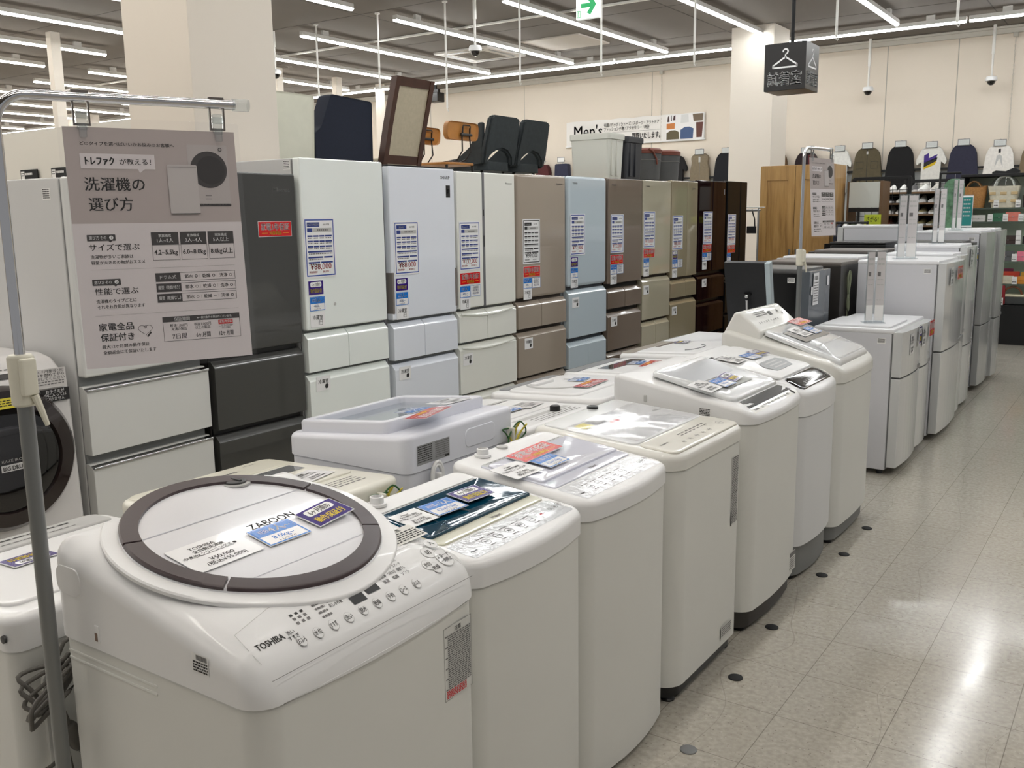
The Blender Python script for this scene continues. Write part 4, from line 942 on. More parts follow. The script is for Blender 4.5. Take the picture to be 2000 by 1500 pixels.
        sh.txt('中古', -a*.74, b2*.1, h*.08, INK, 1); sh.txt(head, -a*.1, b2*.62, h*.10, INK, 1, bold=.01); sh.txt('全自動洗濯機', -a*.02, b2*.36, h*.085, INK, 1)
        sh.txt(rows or '8.0kg クリーニング済 ●', a*.02, b2*.12, h*.075, INK, 1, maxw=w*.7); sh.rect(-a*.62, -.0006, a*.6, .0006, INK, 1)
        sh.txt('¥'+price, 0, -b2*.38, h*.12, INK, 1); sh.txt('(税込¥%s)' % (w2 or '55,000'), 0, -b2*.68, h*.11, INK, 1, maxw=w*.6)
    o = q.build(name, smooth=False)
    m = Mx.copy(); m.translation = O+n*.0006; o.matrix_world = m
    return tag(o, label, cat, group)
FD = {'F2': 'the dark grey refrigerator', 'F3': 'the white refrigerator beside the dark grey one', 'F4': 'the white refrigerator with the black emblem', 'F5': 'the white double-door refrigerator', 'F6': 'the beige refrigerator',
      'F7': 'the pale blue refrigerator', 'F8': 'the brown refrigerator', 'F9': 'the pale champagne refrigerator', 'F10': 'the darker champagne refrigerator', 'F11': 'the dark red refrigerator', 'F12': 'the black far-end refrigerator'}
TG = {'F2': [('red', 3.12, 1.469)],
 'F3': [('card', 3.395, 1.371), ('pur', 3.352, 1.172), ('blu', 3.357, 1.091), ('rei', 3.355, 1.01), ('fre', 3.372, .678)],
 'F4': [('card', 4.062, 1.348), ('pur', 4.008, 1.146), ('blu', 4.008, 1.066), ('rei', 4.008, .988), ('fre', 4.012, .64)],
 'F5': [('card', 4.652, 1.341), ('red', 4.650, 1.142), ('blu', 4.595, 1.062), ('wb', 4.702, 1.064), ('rei', 4.595, .992), ('fre', 4.61, .64)],
 'F6': [('card', 5.345, 1.348), ('red', 5.345, 1.147), ('blu', 5.292, 1.070), ('wb', 5.40, 1.069), ('rei', 5.292, .998), ('fre', 5.30, .66)],
 'F7': [('card', 5.96, 1.381), ('pur', 5.91, 1.184), ('blu', 5.91, 1.106), ('rei', 5.91, 1.035), ('fre', 5.93, .888)],
 'F8': [('card', 6.567, 1.374), ('red', 6.562, 1.175), ('blu', 6.512, 1.098), ('wb', 6.622, 1.098), ('rei', 6.512, 1.022), ('fre', 6.525, .69)],
 'F9': [('card', 7.13, 1.395), ('red', 7.13, 1.202), ('blu', 7.08, 1.126), ('rei', 7.08, 1.05), ('fre', 7.085, .90)],
 'F10': [('card', 7.69, 1.359), ('pur', 7.64, 1.168), ('blu', 7.64, 1.091), ('wb', 7.75, 1.09), ('rei', 7.64, 1.008), ('fre', 7.648, .675)],
 'F11': [('card', 8.358, 1.392), ('red', 8.348, 1.201), ('blu', 8.295, 1.122), ('wb', 8.403, 1.123), ('rei', 8.295, 1.044), ('fre', 8.30, .88)],
 'F12': [('card', 8.955, 1.363), ('red', 8.955, 1.175), ('blu', 8.90, 1.095), ('fre', 8.895, .82)]}
PR = {'F3': ('88,000', '80,000', PRED, 'MITSUBISHI'), 'F4': ('88,000', '80,000', PRED, 'SHARP'), 'F5': ('132,000', '120,000', PRED, 'Panasonic'), 'F6': ('99,000', '90,000', INK, 'Panasonic'), 'F7': ('77,000', '70,000', PRED, 'TOSHIBA'),
      'F8': ('132,000', '120,000', PRED, 'HITACHI'), 'F9': ('110,000', '100,000', PRED, 'TOSHIBA'), 'F10': ('88,000', '80,000', PRED, 'Panasonic'), 'F11': ('132,000', '120,000', PRED, 'SHARP'), 'F12': ('99,000', '90,000', PRED, 'Hisense')}
KN = {'card': ('price_card', 'price card', .212, .297, ''), 'red': ('warranty_tag', 'tag', .208, .073, 'red one-year warranty tag on '), 'pur': ('warranty_tag', 'tag', .105, .073, 'purple six-month warranty tag on '),
      'blu': ('capacity_tag', 'tag', .105, .073, 'small blue and white capacity tag on '), 'wb': ('notice_tag', 'tag', .102, .07, 'small white blue-edged notice tag on '), 'rei': ('compartment_label', 'label', .1, .075, 'small white fridge compartment label on '), 'fre': ('compartment_label', 'label', .1, .075, 'small white freezer label on a drawer of ')}
for f, l in TG.items():
    xf = TAGX.get(f, -3.5)
    for k, y, z in l:
        nm, cat, w, h, pre = KN[k]; lb = pre+FD[f]
        if f == 'F7' and k == 'fre': lb = 'small white freezer label on the pale blue refrigerator'
        kw = {}
        if k == 'card':
            kw = dict(price=PR[f][0], rows=PR[f][1], ink=PR[f][2], brand=PR[f][3]);
            lb = '%s price card with a spec table on %s' % ('black-framed' if f == 'F6' else 'blue-framed', FD[f])
            if f == 'F6': kw['frame'] = INK
        tag_mesh(k, nm, lb, cat, (xf+.0004, y, z), (0, 1, 0), (0, 0, 1), w, h, group='tags on the tall refrigerators', **kw)

# ---------------------------------------------------------------- small refrigerators beyond the washers
SFW = mat('small_fridge_white', (212, 212, 216), .3, coat=.3); SFT = mat('small_fridge_top', (232, 232, 234), .3); SFD = mat('small_fridge_door', (206, 207, 206), .18, coat=.4)
def small_fridge(label, xf, y0, y1, h, seam, d=.5, flip=False, bm=SFW, dm=SFD, tm=SFT, tray=False, curve=.015):
    rz = pi if flip else 0; hw = (y1-y0)/2; X = d/2
    xc = xf+X if flip else xf-X
    t = thing('small_refrigerator', label, 'small refrigerator', (xc, (y0+y1)/2, 0), rz)
    q = MB().use(bm).box(-X, X-.062, -hw, hw, .03, h-.025, .006).use(BLACK)
    for sx in (-X+.05, X-.1):
        for sy in (-hw+.05, hw-.05): q.lathe([(.018, 0), (.02, .01), (.014, .032)], (sx, sy, 0), 12)
    q.build('cabinet', t)
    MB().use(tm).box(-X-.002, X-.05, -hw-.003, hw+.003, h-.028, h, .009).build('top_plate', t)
    MB().use(GREY).box(X-.064, X-.053, -hw+.008, hw-.008, .04, h-.03).build('gasket', t)
    def dr(z0, z1):
        P = [(X-.055, -hw), (X-.004, -hw)]+[(X-.004+curve*sin(pi*i/8), -hw+2*hw*i/8) for i in range(1, 8)]+[(X-.004, hw), (X-.055, hw)]
        return MB().use(dm).prism(P, 'z', z0, z1, .004).build('door', t)
    zs = [.045]+([seam] if seam else [])+[h-.012]
    for a, b2 in zip(zs, zs[1:]):
        o = dr(a+.004, b2-.004)
        if seam and a == seam: MB().use(GREY).box(X-.02, X+.006, -.06, hw-.03, a+.004, a+.03, .004).build('handle', o)
    if tray:
        q = MB().use(SFT)
        q.prism(rrect(-X+.03, X-.08, -hw+.04, hw-.02, .02), 'z', h, h+.012, .004); q.build('tray_top', t)
    q = MB(); sh = Sheet(q, flat((X-.14, -hw-.0005, h-.085), (1, 0, 0), (0, 0, 1)));
    if not flip: sh.rect(0, 0, .045, .032, PAPER, 1); [sh.bars(.003, .027-j*.006, .042, .0035, INK, 2, 5, j) for j in range(4)]; q.build('stock_sticker', t, smooth=False)
    return t
small_fridge('short white two-door refrigerator right after the washers, with a tray top', -1.145, 5.57, 6.075, .855, .575, .5, tray=True)
small_fridge('second short white two-door refrigerator from the washers', -1.165, 6.10, 6.49, .845, .555, .48)
small_fridge('taller white refrigerator with a red tag near its top corner', -1.115, 6.60, 7.29, 1.195, .60, .56)
small_fridge('white refrigerator hidden behind the one with the red tag', -1.15, 7.31, 7.66, 1.215, .62, .52)
small_fridge('white refrigerator with a purple tag and a bottom freezer', -1.165, 7.69, 8.17, 1.265, .50, .52)
small_fridge('black refrigerator between two white ones in the aisle row', -1.24, 8.2, 8.63, 1.275, .45, .5, bm=SIDED, dm=BLK, tm=SIDED)
small_fridge('grey-white refrigerator second from the far end of the aisle row', -1.175, 8.67, 9.24, 1.35, .565, .56, dm=mat('small_fridge_silver', (176, 177, 176), .2, coat=.4))
small_fridge('grey-white refrigerator at the far end of the aisle row', -1.15, 9.27, 9.66, 1.36, .57, .56, dm=mat('small_fridge_silver', (176, 177, 176), .2, coat=.4))
small_fridge('low white refrigerator under the leaning black board', -2.36, 4.90, 5.40, .80, .5, .52, flip=True)
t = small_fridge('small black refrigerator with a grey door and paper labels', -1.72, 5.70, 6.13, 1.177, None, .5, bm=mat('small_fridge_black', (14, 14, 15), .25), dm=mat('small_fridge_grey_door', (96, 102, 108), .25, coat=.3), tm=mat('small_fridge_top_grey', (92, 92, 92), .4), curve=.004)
q = MB(); sh = Sheet(q, flat((.2515, 0, 0), (0, 1, 0), (0, 0, 1)), .001); sh.rect(-.16, .955, -.05, 1.15, GLOSSP, 1); sh.txt('冷蔵庫', -.105, 1.12, .02, INK, 2, fit=.07); [sh.bars(-.15, 1.09-j*.016, -.06, .006, INKG, 2, 5, j) for j in range(8)]
sh.rect(-.2, 1.02, -.165, 1.07, GLOSSP, 1); sh.rect(.13, 1.06, .165, 1.12, GLOSSP, 1); q.build('paper_labels', t, smooth=False)
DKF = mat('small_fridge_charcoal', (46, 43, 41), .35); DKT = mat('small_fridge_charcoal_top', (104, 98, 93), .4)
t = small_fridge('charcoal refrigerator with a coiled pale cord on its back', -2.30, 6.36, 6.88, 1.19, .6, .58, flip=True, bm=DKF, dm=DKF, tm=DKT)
b = MB().use(mat('cord_pale_green', (132, 138, 112), .5))
for k in range(3):
    P = []
    for i in range(30):
        a = 2*pi*i/30; P.append((-.298-.004*k, .10+(.03+.004*k)*sin(2*a)*.7+.03*cos(a)*.3, .99+(.12+.008*k)*sin(a)))
    b.tube(P, .0035, 5, closed=True)
b.tube([(-.298, .1, .87), (-.298, .095, .6), (-.296, .1, .3), (-.29, .1, .1)], .0035, 5)
b.build('power_cord', t, ang=80)
small_fridge('white-topped refrigerator behind the charcoal one', -2.36, 6.95, 7.42, 1.20, .6, .6, flip=True)
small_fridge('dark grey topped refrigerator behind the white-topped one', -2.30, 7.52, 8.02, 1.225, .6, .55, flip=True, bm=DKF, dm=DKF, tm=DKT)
small_fridge('black refrigerator in front of the far white one', -2.36, 8.15, 8.62, 1.27, .6, .5, flip=True, bm=mat('small_fridge_black', (14, 14, 15), .25), dm=BLK, tm=mat('small_fridge_black', (14, 14, 15), .25))
small_fridge('tallest white refrigerator in the rear of the small refrigerators', -2.42, 8.75, 9.3, 1.40, .7, .62, flip=True)
# tags on them
for k, nm, lb, y, z, w, h, xs, kw in (
    ('slip', 'price_slip', 'white price slip on the short refrigerator next to the washers', 5.76, .755, .085, .12, -1.145, dict(head='冷蔵庫', price='15,000', w2='16,500', rows='90L 2020年製')),
    ('pur', 'warranty_tag', 'purple tag on the short refrigerator next to the washers', 5.93, .79, .073, .105, -1.135, {}),
    ('slip', 'price_slip', 'white price slip on the second short refrigerator', 6.2, .75, .085, .12, -1.165, dict(head='冷蔵庫', price='15,000', w2='16,500', rows='90L 2020年製')),
    ('red', 'warranty_tag', 'red tag on the second short refrigerator', 6.38, .785, .15, .1, -1.155, {}),
    ('slip', 'price_slip', 'white price slip on the taller refrigerator with red tag', 6.72, 1.09, .085, .12, -1.113, dict(head='冷蔵庫', price='25,000', w2='27,500', rows='140L 2021年製')),
    ('red', 'warranty_tag', 'red tag on the taller white refrigerator', 6.95, 1.105, .2, .09, -1.103, {}),
    ('slip', 'price_slip', 'white price slip on the bottom-freezer refrigerator', 7.80, 1.17, .1, .14, -1.163, dict(head='冷蔵庫', price='25,000', w2='27,500', rows='140L 2021年製')),
    ('pur', 'warranty_tag', 'purple tag on the bottom-freezer refrigerator', 8.0, 1.19, .08, .11, -1.155, {})):
    tag_mesh(k, nm, lb, 'tag', (xs+.010, y, z), (0, 1, 0), (0, 0, 1), w, h, group='tags on the small refrigerators', **kw)
# ---------------------------------------------------------------- loose cards lying on the washers
ZW = {'W1': (zz, -1.385, 1, .0135, 'the round-lidded washer'), 'W2': (lambda x: .812-.1*x, -1.33, 1, .0115, 'the teal-lidded washer'), 'W3': (lambda x: .822-.105*x, -1.345, 1, .0115, 'the plain film-lidded washer'),
      'W5': (zw, -1.385, 1, .0185, 'the washer with the black grip recess'), 'W6': (zb, -1.395, 1, .009, 'the washer with the black control panel'), 'W7': (z7, -1.39, 1, .0215, 'the tall-backed washer'),
      'W0': (z0, -2.02, -1, .008, 'the leftmost washer by the chrome pole'), 'B1': (z1, -2.01, -1, .0075, 'the cream washer'), 'B2': (z2, -2.01, -1, .0375, 'the grey-white washer with a framed lid'), 'B3': (z3, -2.01, -1, .0075, 'the rear washer with the black tap knob'),
      'B4': (z4, -2.005, -1, .0115, 'the rear washer with the round lid handle'), 'B5': (z5, -2.01, -1, .0105, 'the rear washer with the dark lid window'), 'B6': (z6, -2.015, -1, .0115, 'the last rear washer')}
LT = [('W1', 'blu', -1.387, 1.198, -1, {'price': '4人~', 'rows': '8.0kg~'}), ('W1', 'pur', -1.391, 1.326, 3, {}), ('W1', 'slip', -1.402, 1.056, 1, {'head': 'TOSHIBA', 'price': '50,000', 'rows': '8.0kg クリーニング済 ●', 'w2': '55,000'}),
 ('W2', 'blu', -1.361, 1.681, -4, {'price': '1~2人', 'rows': '4.2kg~5.5kg'}), ('W2', 'pur', -1.366, 1.80, -4, {}), ('W2', 'slip', -1.366, 1.579, -2, {'head': 'Haier', 'price': '13,000', 'w2': '14,300', 'rows': '4.5kg クリーニング済 ●'}),
 ('W3', 'red', -1.428, 2.187, 2, {}), ('W3', 'blu', -1.357, 2.155, 1, {'price': '1~2人', 'rows': '4.2kg~5.5kg'}), ('W3', 'slip', -1.376, 2.02, -2, {'head': 'Haier', 'price': '15,000', 'w2': '16,500', 'rows': '4.5kg クリーニング済 ●'}),
 ('W5', 'slip', -1.318, 3.155, 3, {'head': '洗濯機', 'price': '40,000', 'w2': '44,000'}), ('W5', 'blu', -1.301, 3.279, 0, {'price': '4人~', 'rows': '8.0kg~'}), ('W5', 'pur', -1.315, 3.388, 6, {}),
 ('W6', 'slip', -1.466, 3.805, 3, {'head': '洗濯機', 'price': '28,000', 'w2': '30,800'}), ('W6', 'blu', -1.438, 3.945, -3, {'price': '3人~', 'rows': '6.0kg~'}), ('W6', 'pur', -1.445, 4.055, -5, {}),
 ('W7', 'red', -1.465, 4.704, 2, {}), ('W7', 'slip', -1.385, 4.46, 0, {'head': '洗濯機', 'price': '70,000', 'w2': '77,000'}), ('W7', 'blu', -1.37, 4.60, 1, {'price': '4人~', 'rows': '8.0kg~'}),
 ('B2', 'red', -1.80, 2.165, 17, {}), ('B2', 'blu', -1.905, 2.215, 2, {'price': '4人~', 'rows': '8.0kg~'}), ('B2', 'slip', -1.90, 2.39, -5, {'head': '洗濯機', 'price': '38,000', 'w2': '41,800'}),
 ('B3', 'slip', -1.961, 2.945, 5, {'head': '洗濯機', 'price': '15,000', 'w2': '16,500'}), ('B3', 'blu', -1.965, 2.83, -2, {'price': '1~2人', 'rows': '4.5kg'}),
 ('B4', 'red', -1.919, 3.376, 6, {}), ('B4', 'blu', -2.03, 3.47, 10, {'price': '3人~', 'rows': '6.0kg~'}), ('B5', 'red', -1.936, 3.99, 10, {}), ('B5', 'blu', -2.03, 4.02, 12, {'price': '3人~', 'rows': '6.0kg~'}),
 ('B6', 'pur', -2.10, 4.70, 10, {}), ('W0', 'pur', -2.055, 1.045, 1, {}), ('B1', 'slip', -1.945, 1.80, 12, {'head': '洗濯機', 'price': '18,000', 'w2': '19,800'})]
TN = {'blu': ('capacity_tag', 'tag', .105, .074, 'blue and white capacity tag lying on '), 'pur': ('warranty_tag', 'tag', .105, .074, 'purple six-month warranty tag lying on '), 'red': ('warranty_tag', 'tag', .21, .074, 'red one-year warranty tag lying on '), 'slip': ('price_slip', 'price slip', .16, .1, 'plain white printed price slip lying on ')}
for wk, k, X_, Y_, ang, kw in LT:
    f, x0, sg, lift, ds = ZW[wk]; nm, cat, w, h, pre = TN[k]
    if wk == 'W1' and k == 'slip': w = .15
    xl = sg*(X_-x0); e = .03; sl = (f(xl+e)-f(xl-e))/(2*e)
    if k == 'slip' and wk not in ('W1',): w, h = (.09, .08) if wk == 'W2' else (.125, .095)
    a = R(ang)
    bk = V((-1, 0, -sl*sg)).normalized() # towards the back of a front row machine (up the slope)
    side = V((0, 1, 0)); flip = -1 if sg < 0 else 1
    xd = side*cos(a)+bk*-sin(a)*-1*0+V((-sin(a), 0, -sin(a)*sl*sg)); yd = bk*cos(a)-V((0, sin(a), 0))
    if sg < 0 and wk != 'B1': xd, yd = -xd, -yd
    n = xd.cross(yd).normalized()
    up = {'blu': .0008, 'pur': .0016, 'red': .0024, 'slip': 0}[k]
    if wk == 'W1' and k == 'pur': xd = (xd+V((0, 0, .075))).normalized(); up += .004
    tag_mesh(k, nm, pre+ds, cat, (X_, Y_, f(xl)+lift+up), xd, yd, w, h, group='loose cards on the washing machines', **kw)

# ---------------------------------------------------------------- poster stands
def poster_print(q, u0=0, v0=0):
    sh = Sheet(q, lambda u, v, l: (l, u, v), .0005)
    HG = mat('poster_taupe', (192, 181, 178), .45); PG = mat('poster_pink_white', (232, 225, 226), .45); DK = mat('poster_dark', (62, 58, 58), .5); MG = mat('poster_midgrey', (196, 189, 187), .5); LN = mat('poster_line', (168, 163, 162), .5)
    a = .1475
    sh.rect(-a, -.21, a, .044, PG, 1); sh.rect(-a, .044, a, .21, HG, 1)
    sh.txt('どのタイプを選べばいいかお悩みのお客様へ', -.122, .182, .0052, INK, 2, 'L', fit=.158)
    sh.rect(-.124, .139, .0, .165, PG, 2); sh.poly([(-.03, .139), (-.018, .139), (-.027, .132)], PG, 2)
    sh.txt('トレファク', -.116, .152, .0115, INK, 3, 'L', fit=.047, bold=.045); sh.txt('が教える！', -.06, .1515, .0085, INK, 3, 'L', fit=.053, bold=.01)
    sh.txt('洗濯機の', -.121, .112, .0185, INK, 2, 'L', fit=.1, bold=.015); sh.txt('選び方', -.117, .077, .0185, INK, 2, 'L', fit=.073, bold=.015)
    sh.poly(rrect(.058, .131, .075, .185, .003), MG, 2); sh.poly(rrect(.058, .131, .073, .078, .001), DK, 2)
    sh.circ(.095, .14, .0335, DK, 3, 40); sh.circ(.098, .139, .026, mat('poster_darker', (46, 42, 43), .5), 4, 40); sh.ring(.118, .177, .0035, .0012, DK, 4); sh.rect(.085, .092, .096, .093, DK, 4); sh.rect(.085, .086, .096, .087, DK, 4)
    sh.poly(rrect(.02, .073, .06, .148, .003), mat('poster_washer', (205, 199, 197), .45), 5); sh.rect(.021, .143, .072, .1445, LN, 6); sh.rect(.02, .059, .073, .0605, DK, 6)
    def pill(u, v, n): sh.poly(rrect(u, u+.047, v-.0055, v+.0055, .001), DK, 2); sh.poly([(u+.035, v-.0055), (u+.041, v-.0055), (u+.038, v-.0085)], DK, 2); sh.txt('選び方その', u+.003, v, .0046, PRW, 3, 'L', fit=.029); sh.circ(u+.04, v, .0035, PRW, 3); sh.txt(n, u+.04, v, .0042, INK, 4)
    pill(-.126, .019, '1'); sh.txt('サイズで選ぶ', -.124, .002, .0095, INK, 2, 'L', fit=.084, bold=.01)
    sh.txt('洗濯物が多いご家族は', -.123, -.0145, .0053, INK, 2, 'L', fit=.071); sh.txt('容量が大きめの物がおススメ', -.123, -.0245, .0053, INK, 2, 'L', fit=.09)
    for i, (t1, t2) in enumerate((('1人~2人', '4.2~5.5kg'), ('3人~4人', '6.0~8.0kg'), ('5人以上', '8.0kg以上'))):
        u = -.0185+i*.0505; sh.frame(u, -.0235, u+.0475, .027, .0006, DK, 2); sh.rect(u, .004, u+.0475, .027, DK, 2); sh.txt('家族構成', u+.0237, .0205, .0042, PRW, 3, fit=.022); sh.txt(t1, u+.0237, .012, .0062, PRW, 3, maxw=.03); sh.txt(t2, u+.0237, -.009, .0085, INK, 2, fit=.041, bold=.02)
    for v in (-.037, -.118): sh.rect(-.125, v, .128, v+.0004, LN, 2)
    pill(-.1245, -.059, '2'); sh.txt('性能で選ぶ', -.122, -.0755, .0095, INK, 2, 'L', fit=.073, bold=.01)
    sh.txt('洗濯機のタイプごとに', -.121, -.0925, .0053, INK, 2, 'L', fit=.067); sh.txt('それぞれ性能が異なります', -.12, -.1025, .0053, INK, 2, 'L', fit=.08)
    for i, (t1, mk) in enumerate((('ドラム式', '◎◎○'), ('縦型（乾燥付き）', '○○◎'), ('縦型（乾燥なし）', '○ー◎'))):
        v = -.0545-i*.019; sh.frame(-.0175, v-.0078, .127, v+.0078, .0006, DK, 2); sh.rect(-.0175, v-.0078, .0265, v+.0078, DK, 2); sh.txt(t1, .0045, v, .0056, PRW, 3, maxw=.038)
        for j in range(3): u = .034+j*.032; sh.txt(('節水', '乾燥', '洗浄')[j], u, v, .0055, INK, 2, 'L'); sh.txt(mk[j], u+.018, v, .005, INK, 2, 'L'); sh.rect(u+.027, v-.003, u+.0273, v+.003, LN, 2)
    sh.txt('家電全品', -.121, -.1385, .0105, INK, 2, 'L', fit=.058, bold=.02); sh.txt('保証付き', -.12, -.157, .0105, INK, 2, 'L', fit=.056, bold=.02)
    P = [(-.0435+.0115*(sin(t)**3)*1.05, -.147+.0105*(.81*cos(t)-.31*cos(2*t)-.12*cos(3*t)-.06*cos(4*t))) for t in np.linspace(-2.6, 3.0, 30)]; sh.line(P, .0007, DK, 2); sh.ring(-.0435, -.1425, .0025, .0007, DK, 2)
    sh.line([(-.041, -.16), (-.034, -.152)], .003, DK, 2)
    sh.txt('最大12ヶ月間の動作保証', -.119, -.173, .0053, INK, 2, 'L', fit=.08); sh.txt('全額返金にて保証いたします', -.118, -.1835, .0053, INK, 2, 'L', fit=.09)
    sh.frame(-.0125, -.172, .1285, -.127, .0006, DK, 2); sh.rect(-.0125, -.1365, .1285, -.127, DK, 2); sh.txt('保証期間', .022, -.1318, .0056, PRW, 3, fit=.028); sh.txt('※一部対象外の商品がございます。', .082, -.1318, .0036, PRW, 3, fit=.065)
    for i, (t1, t2, t3) in enumerate((('税抜1,000円', '未満の製品', '7日間'), ('税抜1,000円', '以上の製品', '6ヶ月間'), ('', 'こちらのPOPが付いた商品', '12ヶ月間'))):
        u = .0155+i*.043
        if i < 2: sh.txt(t1, u, -.1435, .0047, INK, 2, fit=.031, bold=.02); sh.txt(t2, u, -.1500, .0047, INK, 2, fit=.027, bold=.02)
        else: sh.rect(u-.0135, -.1465, u+.0135, -.1385, RED, 2); sh.txt('家電1年保証', u, -.1418, .0038, PRW, 3, fit=.023); sh.txt(t2[:7], u, -.1495, .0034, INK, 2, fit=.026); sh.txt(t2[7:], u, -.1535, .0034, INK, 2, fit=.016)
        sh.txt(t3, u, -.1635, .0078, INK, 2, fit=.026, bold=.01)
def poster_stand(label, x, y, az, zt, zarm, s0, hook, plab, base_dir=(0, -1)):
    """pole on a base plate with a side arm; the poster hangs in a clear sleeve from two clips"""
    t = thing('poster_stand', label, 'poster stand', (x, y, 0))
    d = V((sin(az), cos(az), 0)); bx, by = base_dir
    MB().use(mat('stand_base_grey', (120, 122, 124), .5)).box(-.13+bx*.12, .13+bx*.12, -.11+by*.12, .11+by*.12, 0, .012, .004).build('base', t)
    MB().use(mat('pole_grey', (132, 134, 134), .3, metal=.6)).cyl((0, 0, .01), (0, 0, zt-.02), .0135, 16).build('lower_pole', t)
    q = MB().use(mat('clamp_cream', (222, 219, 203), .4)).lathe([(.017, 0), (.021, .004), (.022, .085), (.018, .09)], (0, 0, zt-.04), 20).box(.004, .028, -.014, .014, zt-.02, zt+.045, .005)
    q.tube([(.024, .006, zt-.02), (.028, .012, zt-.045), (.03, .02, zt-.075)], [.007, .006, .0045], 8); q.build('clamp', t)
    P = [V((0, 0, zt)), V((0, 0, zarm-.05))]+[V((0, 0, zarm-.05))+d*(.05*(1-cos(a)))+V((0, 0, .05*sin(a))) for a in np.linspace(.2, pi/2, 7)]+[d*hook+V((0, 0, zarm))]
    MB().use(CHROME).tube(P, .009, 14).build('chrome_pole', t)
    MB().use(ACRY).cyl(d*(hook-.004)+V((0, 0, zarm)), d*(hook+.026)+V((0, 0, zarm)), .0115, 14).build('end_cap', t)
    c = d*(s0+.1475)
    pm = Matrix((V((d.y, -d.x, 0)), d, V((0, 0, 1)))).transposed().to_4x4(); tilt = Matrix.Rotation(R(-4.3), 4, 'Y')
    top = zarm-.04
    p = thing('hanging_poster', plab, 'poster'); p.matrix_world = Matrix.Translation(V((x, y, 0))+c+V((0, 0, top))) @ pm @ tilt @ Matrix.Translation((0, 0, -.22))
    q = MB().use(PAPER).box(-.0006, 0, -.1475, .1475, -.21, .21); q.build('paper', p, smooth=False)
    q = MB(); poster_print(q); q.build('print', p, smooth=False)
    q = MB().use(CLEAR); q.add([(.003+.0015*sin(y*40), y, z) for y, z in rrect(-.156, .156, -.218, .226, .006)], [tuple(range(len(rrect(-.156, .156, -.218, .226, .006))))]); q.build('clear_sleeve', p, smooth=False)
    for i, s in enumerate((-.115, .118)):
        k = MB().use(mat('clip_grey_band', (110, 104, 100), .35)); cc = c+d*s
        M = Matrix.Translation(cc+V((0, 0, zarm))) @ pm
        k.box(-.004, .004, -.014, .014, .006, .012, .001, M=M).box(-.003, .003, -.014, -.011, -.045, .01, M=M).box(-.003, .003, .011, .014, -.045, .01, M=M).box(-.003, .003, -.014, .014, -.048, -.044, M=M)
        k.use(ACRY).box(-.006, .008, -.009, .009, -.055, -.018, .003, M=M).box(-.004, .010, -.006, .006, -.068, -.045, .002, M=M).cyl(M @ V((.004, -.01, -.03)), M @ V((.004, .01, -.03)), .006, 10)
        k.build('clip', t)
    return t
poster_stand('chrome poster stand with a cream clamp beside the large round-lidded washer', -1.612, .842, R(23.2), 1.235, 1.722, .1, .40, 'large taupe washing machine guide poster hanging on the near chrome stand')
poster_stand('far chrome poster stand behind the last washer of the front row', -1.60, 5.10, R(9), 1.27, 1.855, .06, .30, 'small-looking guide poster hanging on the far chrome stand before the wooden wardrobe', (0, 0))

# ---------------------------------------------------------------- drum washer at the left
t = thing('drum_washing_machine', 'white front-loading drum washer with a big black round door', 'washing machine', (-3.82, 1.725, 0))
DW = mat('drum_white', (216, 214, 213), .3, coat=.4)
P = [(-.3, .03), (.33, .03), (.335, .12), (.305, .86), (.27, .93), (.2, .985), (.12, 1.0), (-.3, 1.0)]
MB().use(DW).prism(P, 'y', -.3, .298, .022, 3).build('cabinet', t)
MB().use(BLACK).box(-.28, .3, -.28, .28, 0, .035, .01).build('plinth', t)
fx = flat((.3155+.004, 0, .62), (0, 1, 0), (-.0405, 0, 1)); nrm = V((1, 0, .0405)).normalized()
M = Matrix((V((0, 1, 0)), V((-.0405, 0, 1)).normalized(), nrm)).transposed().to_4x4(); M.translation = V((.3145, 0.0, .645))
q = MB().use(mat('door_ring_dark', (30, 18, 17), .18, coat=.6)).lathe([(.272, -.01), (.274, .02), (.255, .045), (.205, .052), (.20, .04)], (0, 0, 0), 64, M=M); dr = q.build('door', t)
q = MB().use(GBLACK).lathe([(.206, .038), (.19, .048), (.12, .058), (.001, .062)], (0, 0, 0), 64, M=M); q.build('door_glass', dr)
sf = lambda O: (lambda u, v, l: tuple(M @ V((u+O[0], v+O[1], O[2]+l))))
q = MB(); sh = Sheet(q, sf((.02, -.03, .063))); sh.rect(-.06, -.012, .04, .014, mat('plate_silver', (190, 190, 190), .3), 1); sh.txt('BIG DRUM', -.01, 0, .016, INK, 2, fit=.085, bold=.03); sh.txt('KAZE IRON', -.01, .028, .010, LGREY, 1, fit=.09, bold=.02); q.build('door_emblem', dr, smooth=False)
q = MB(); sh = Sheet(q, sf((-.02, .21, .054))); sh.rect(-.07, -.02, .07, .02, mat('sticker_yellow', (222, 208, 70), .4), 1); [sh.bars(-.06, .01-j*.009, .06, .004, INK, 2, 7, j) for j in range(3)]; q.build('yellow_sticker', dr, smooth=False)
a1 = V((.305, 0, .86)); a2 = V((.27, 0, .93)); a3 = V((.2, 0, .985)); yd = (a3-a2).normalized()
q = MB(); sh = Sheet(q, flat(a2, (0, 1, 0), yd), .0008); sh.rect(-.28, .002, .12, .03, DGREY, 1); sh.rect(.12, .012, .2, .075, DGREY, 1); sh.bars(.13, .05, .19, .006, LGREY, 2, 4, 1); sh.bars(.13, .035, .19, .006, LGREY, 2, 4, 4); sh.bars(-.25, .05, .1, .006, INKG, 1, 10, 2); q.build('control_panel', t, smooth=False)
yd = (a2-a1).normalized(); 
q = MB(); sh = Sheet(q, flat(V((.318, 0, .72)), (0, 1, 0), (-.0405, 0, 1)), .0008)
sh.rect(.135, .16, .28, .235, mat('sticker_white_dull', (205, 202, 200), .4), 1)
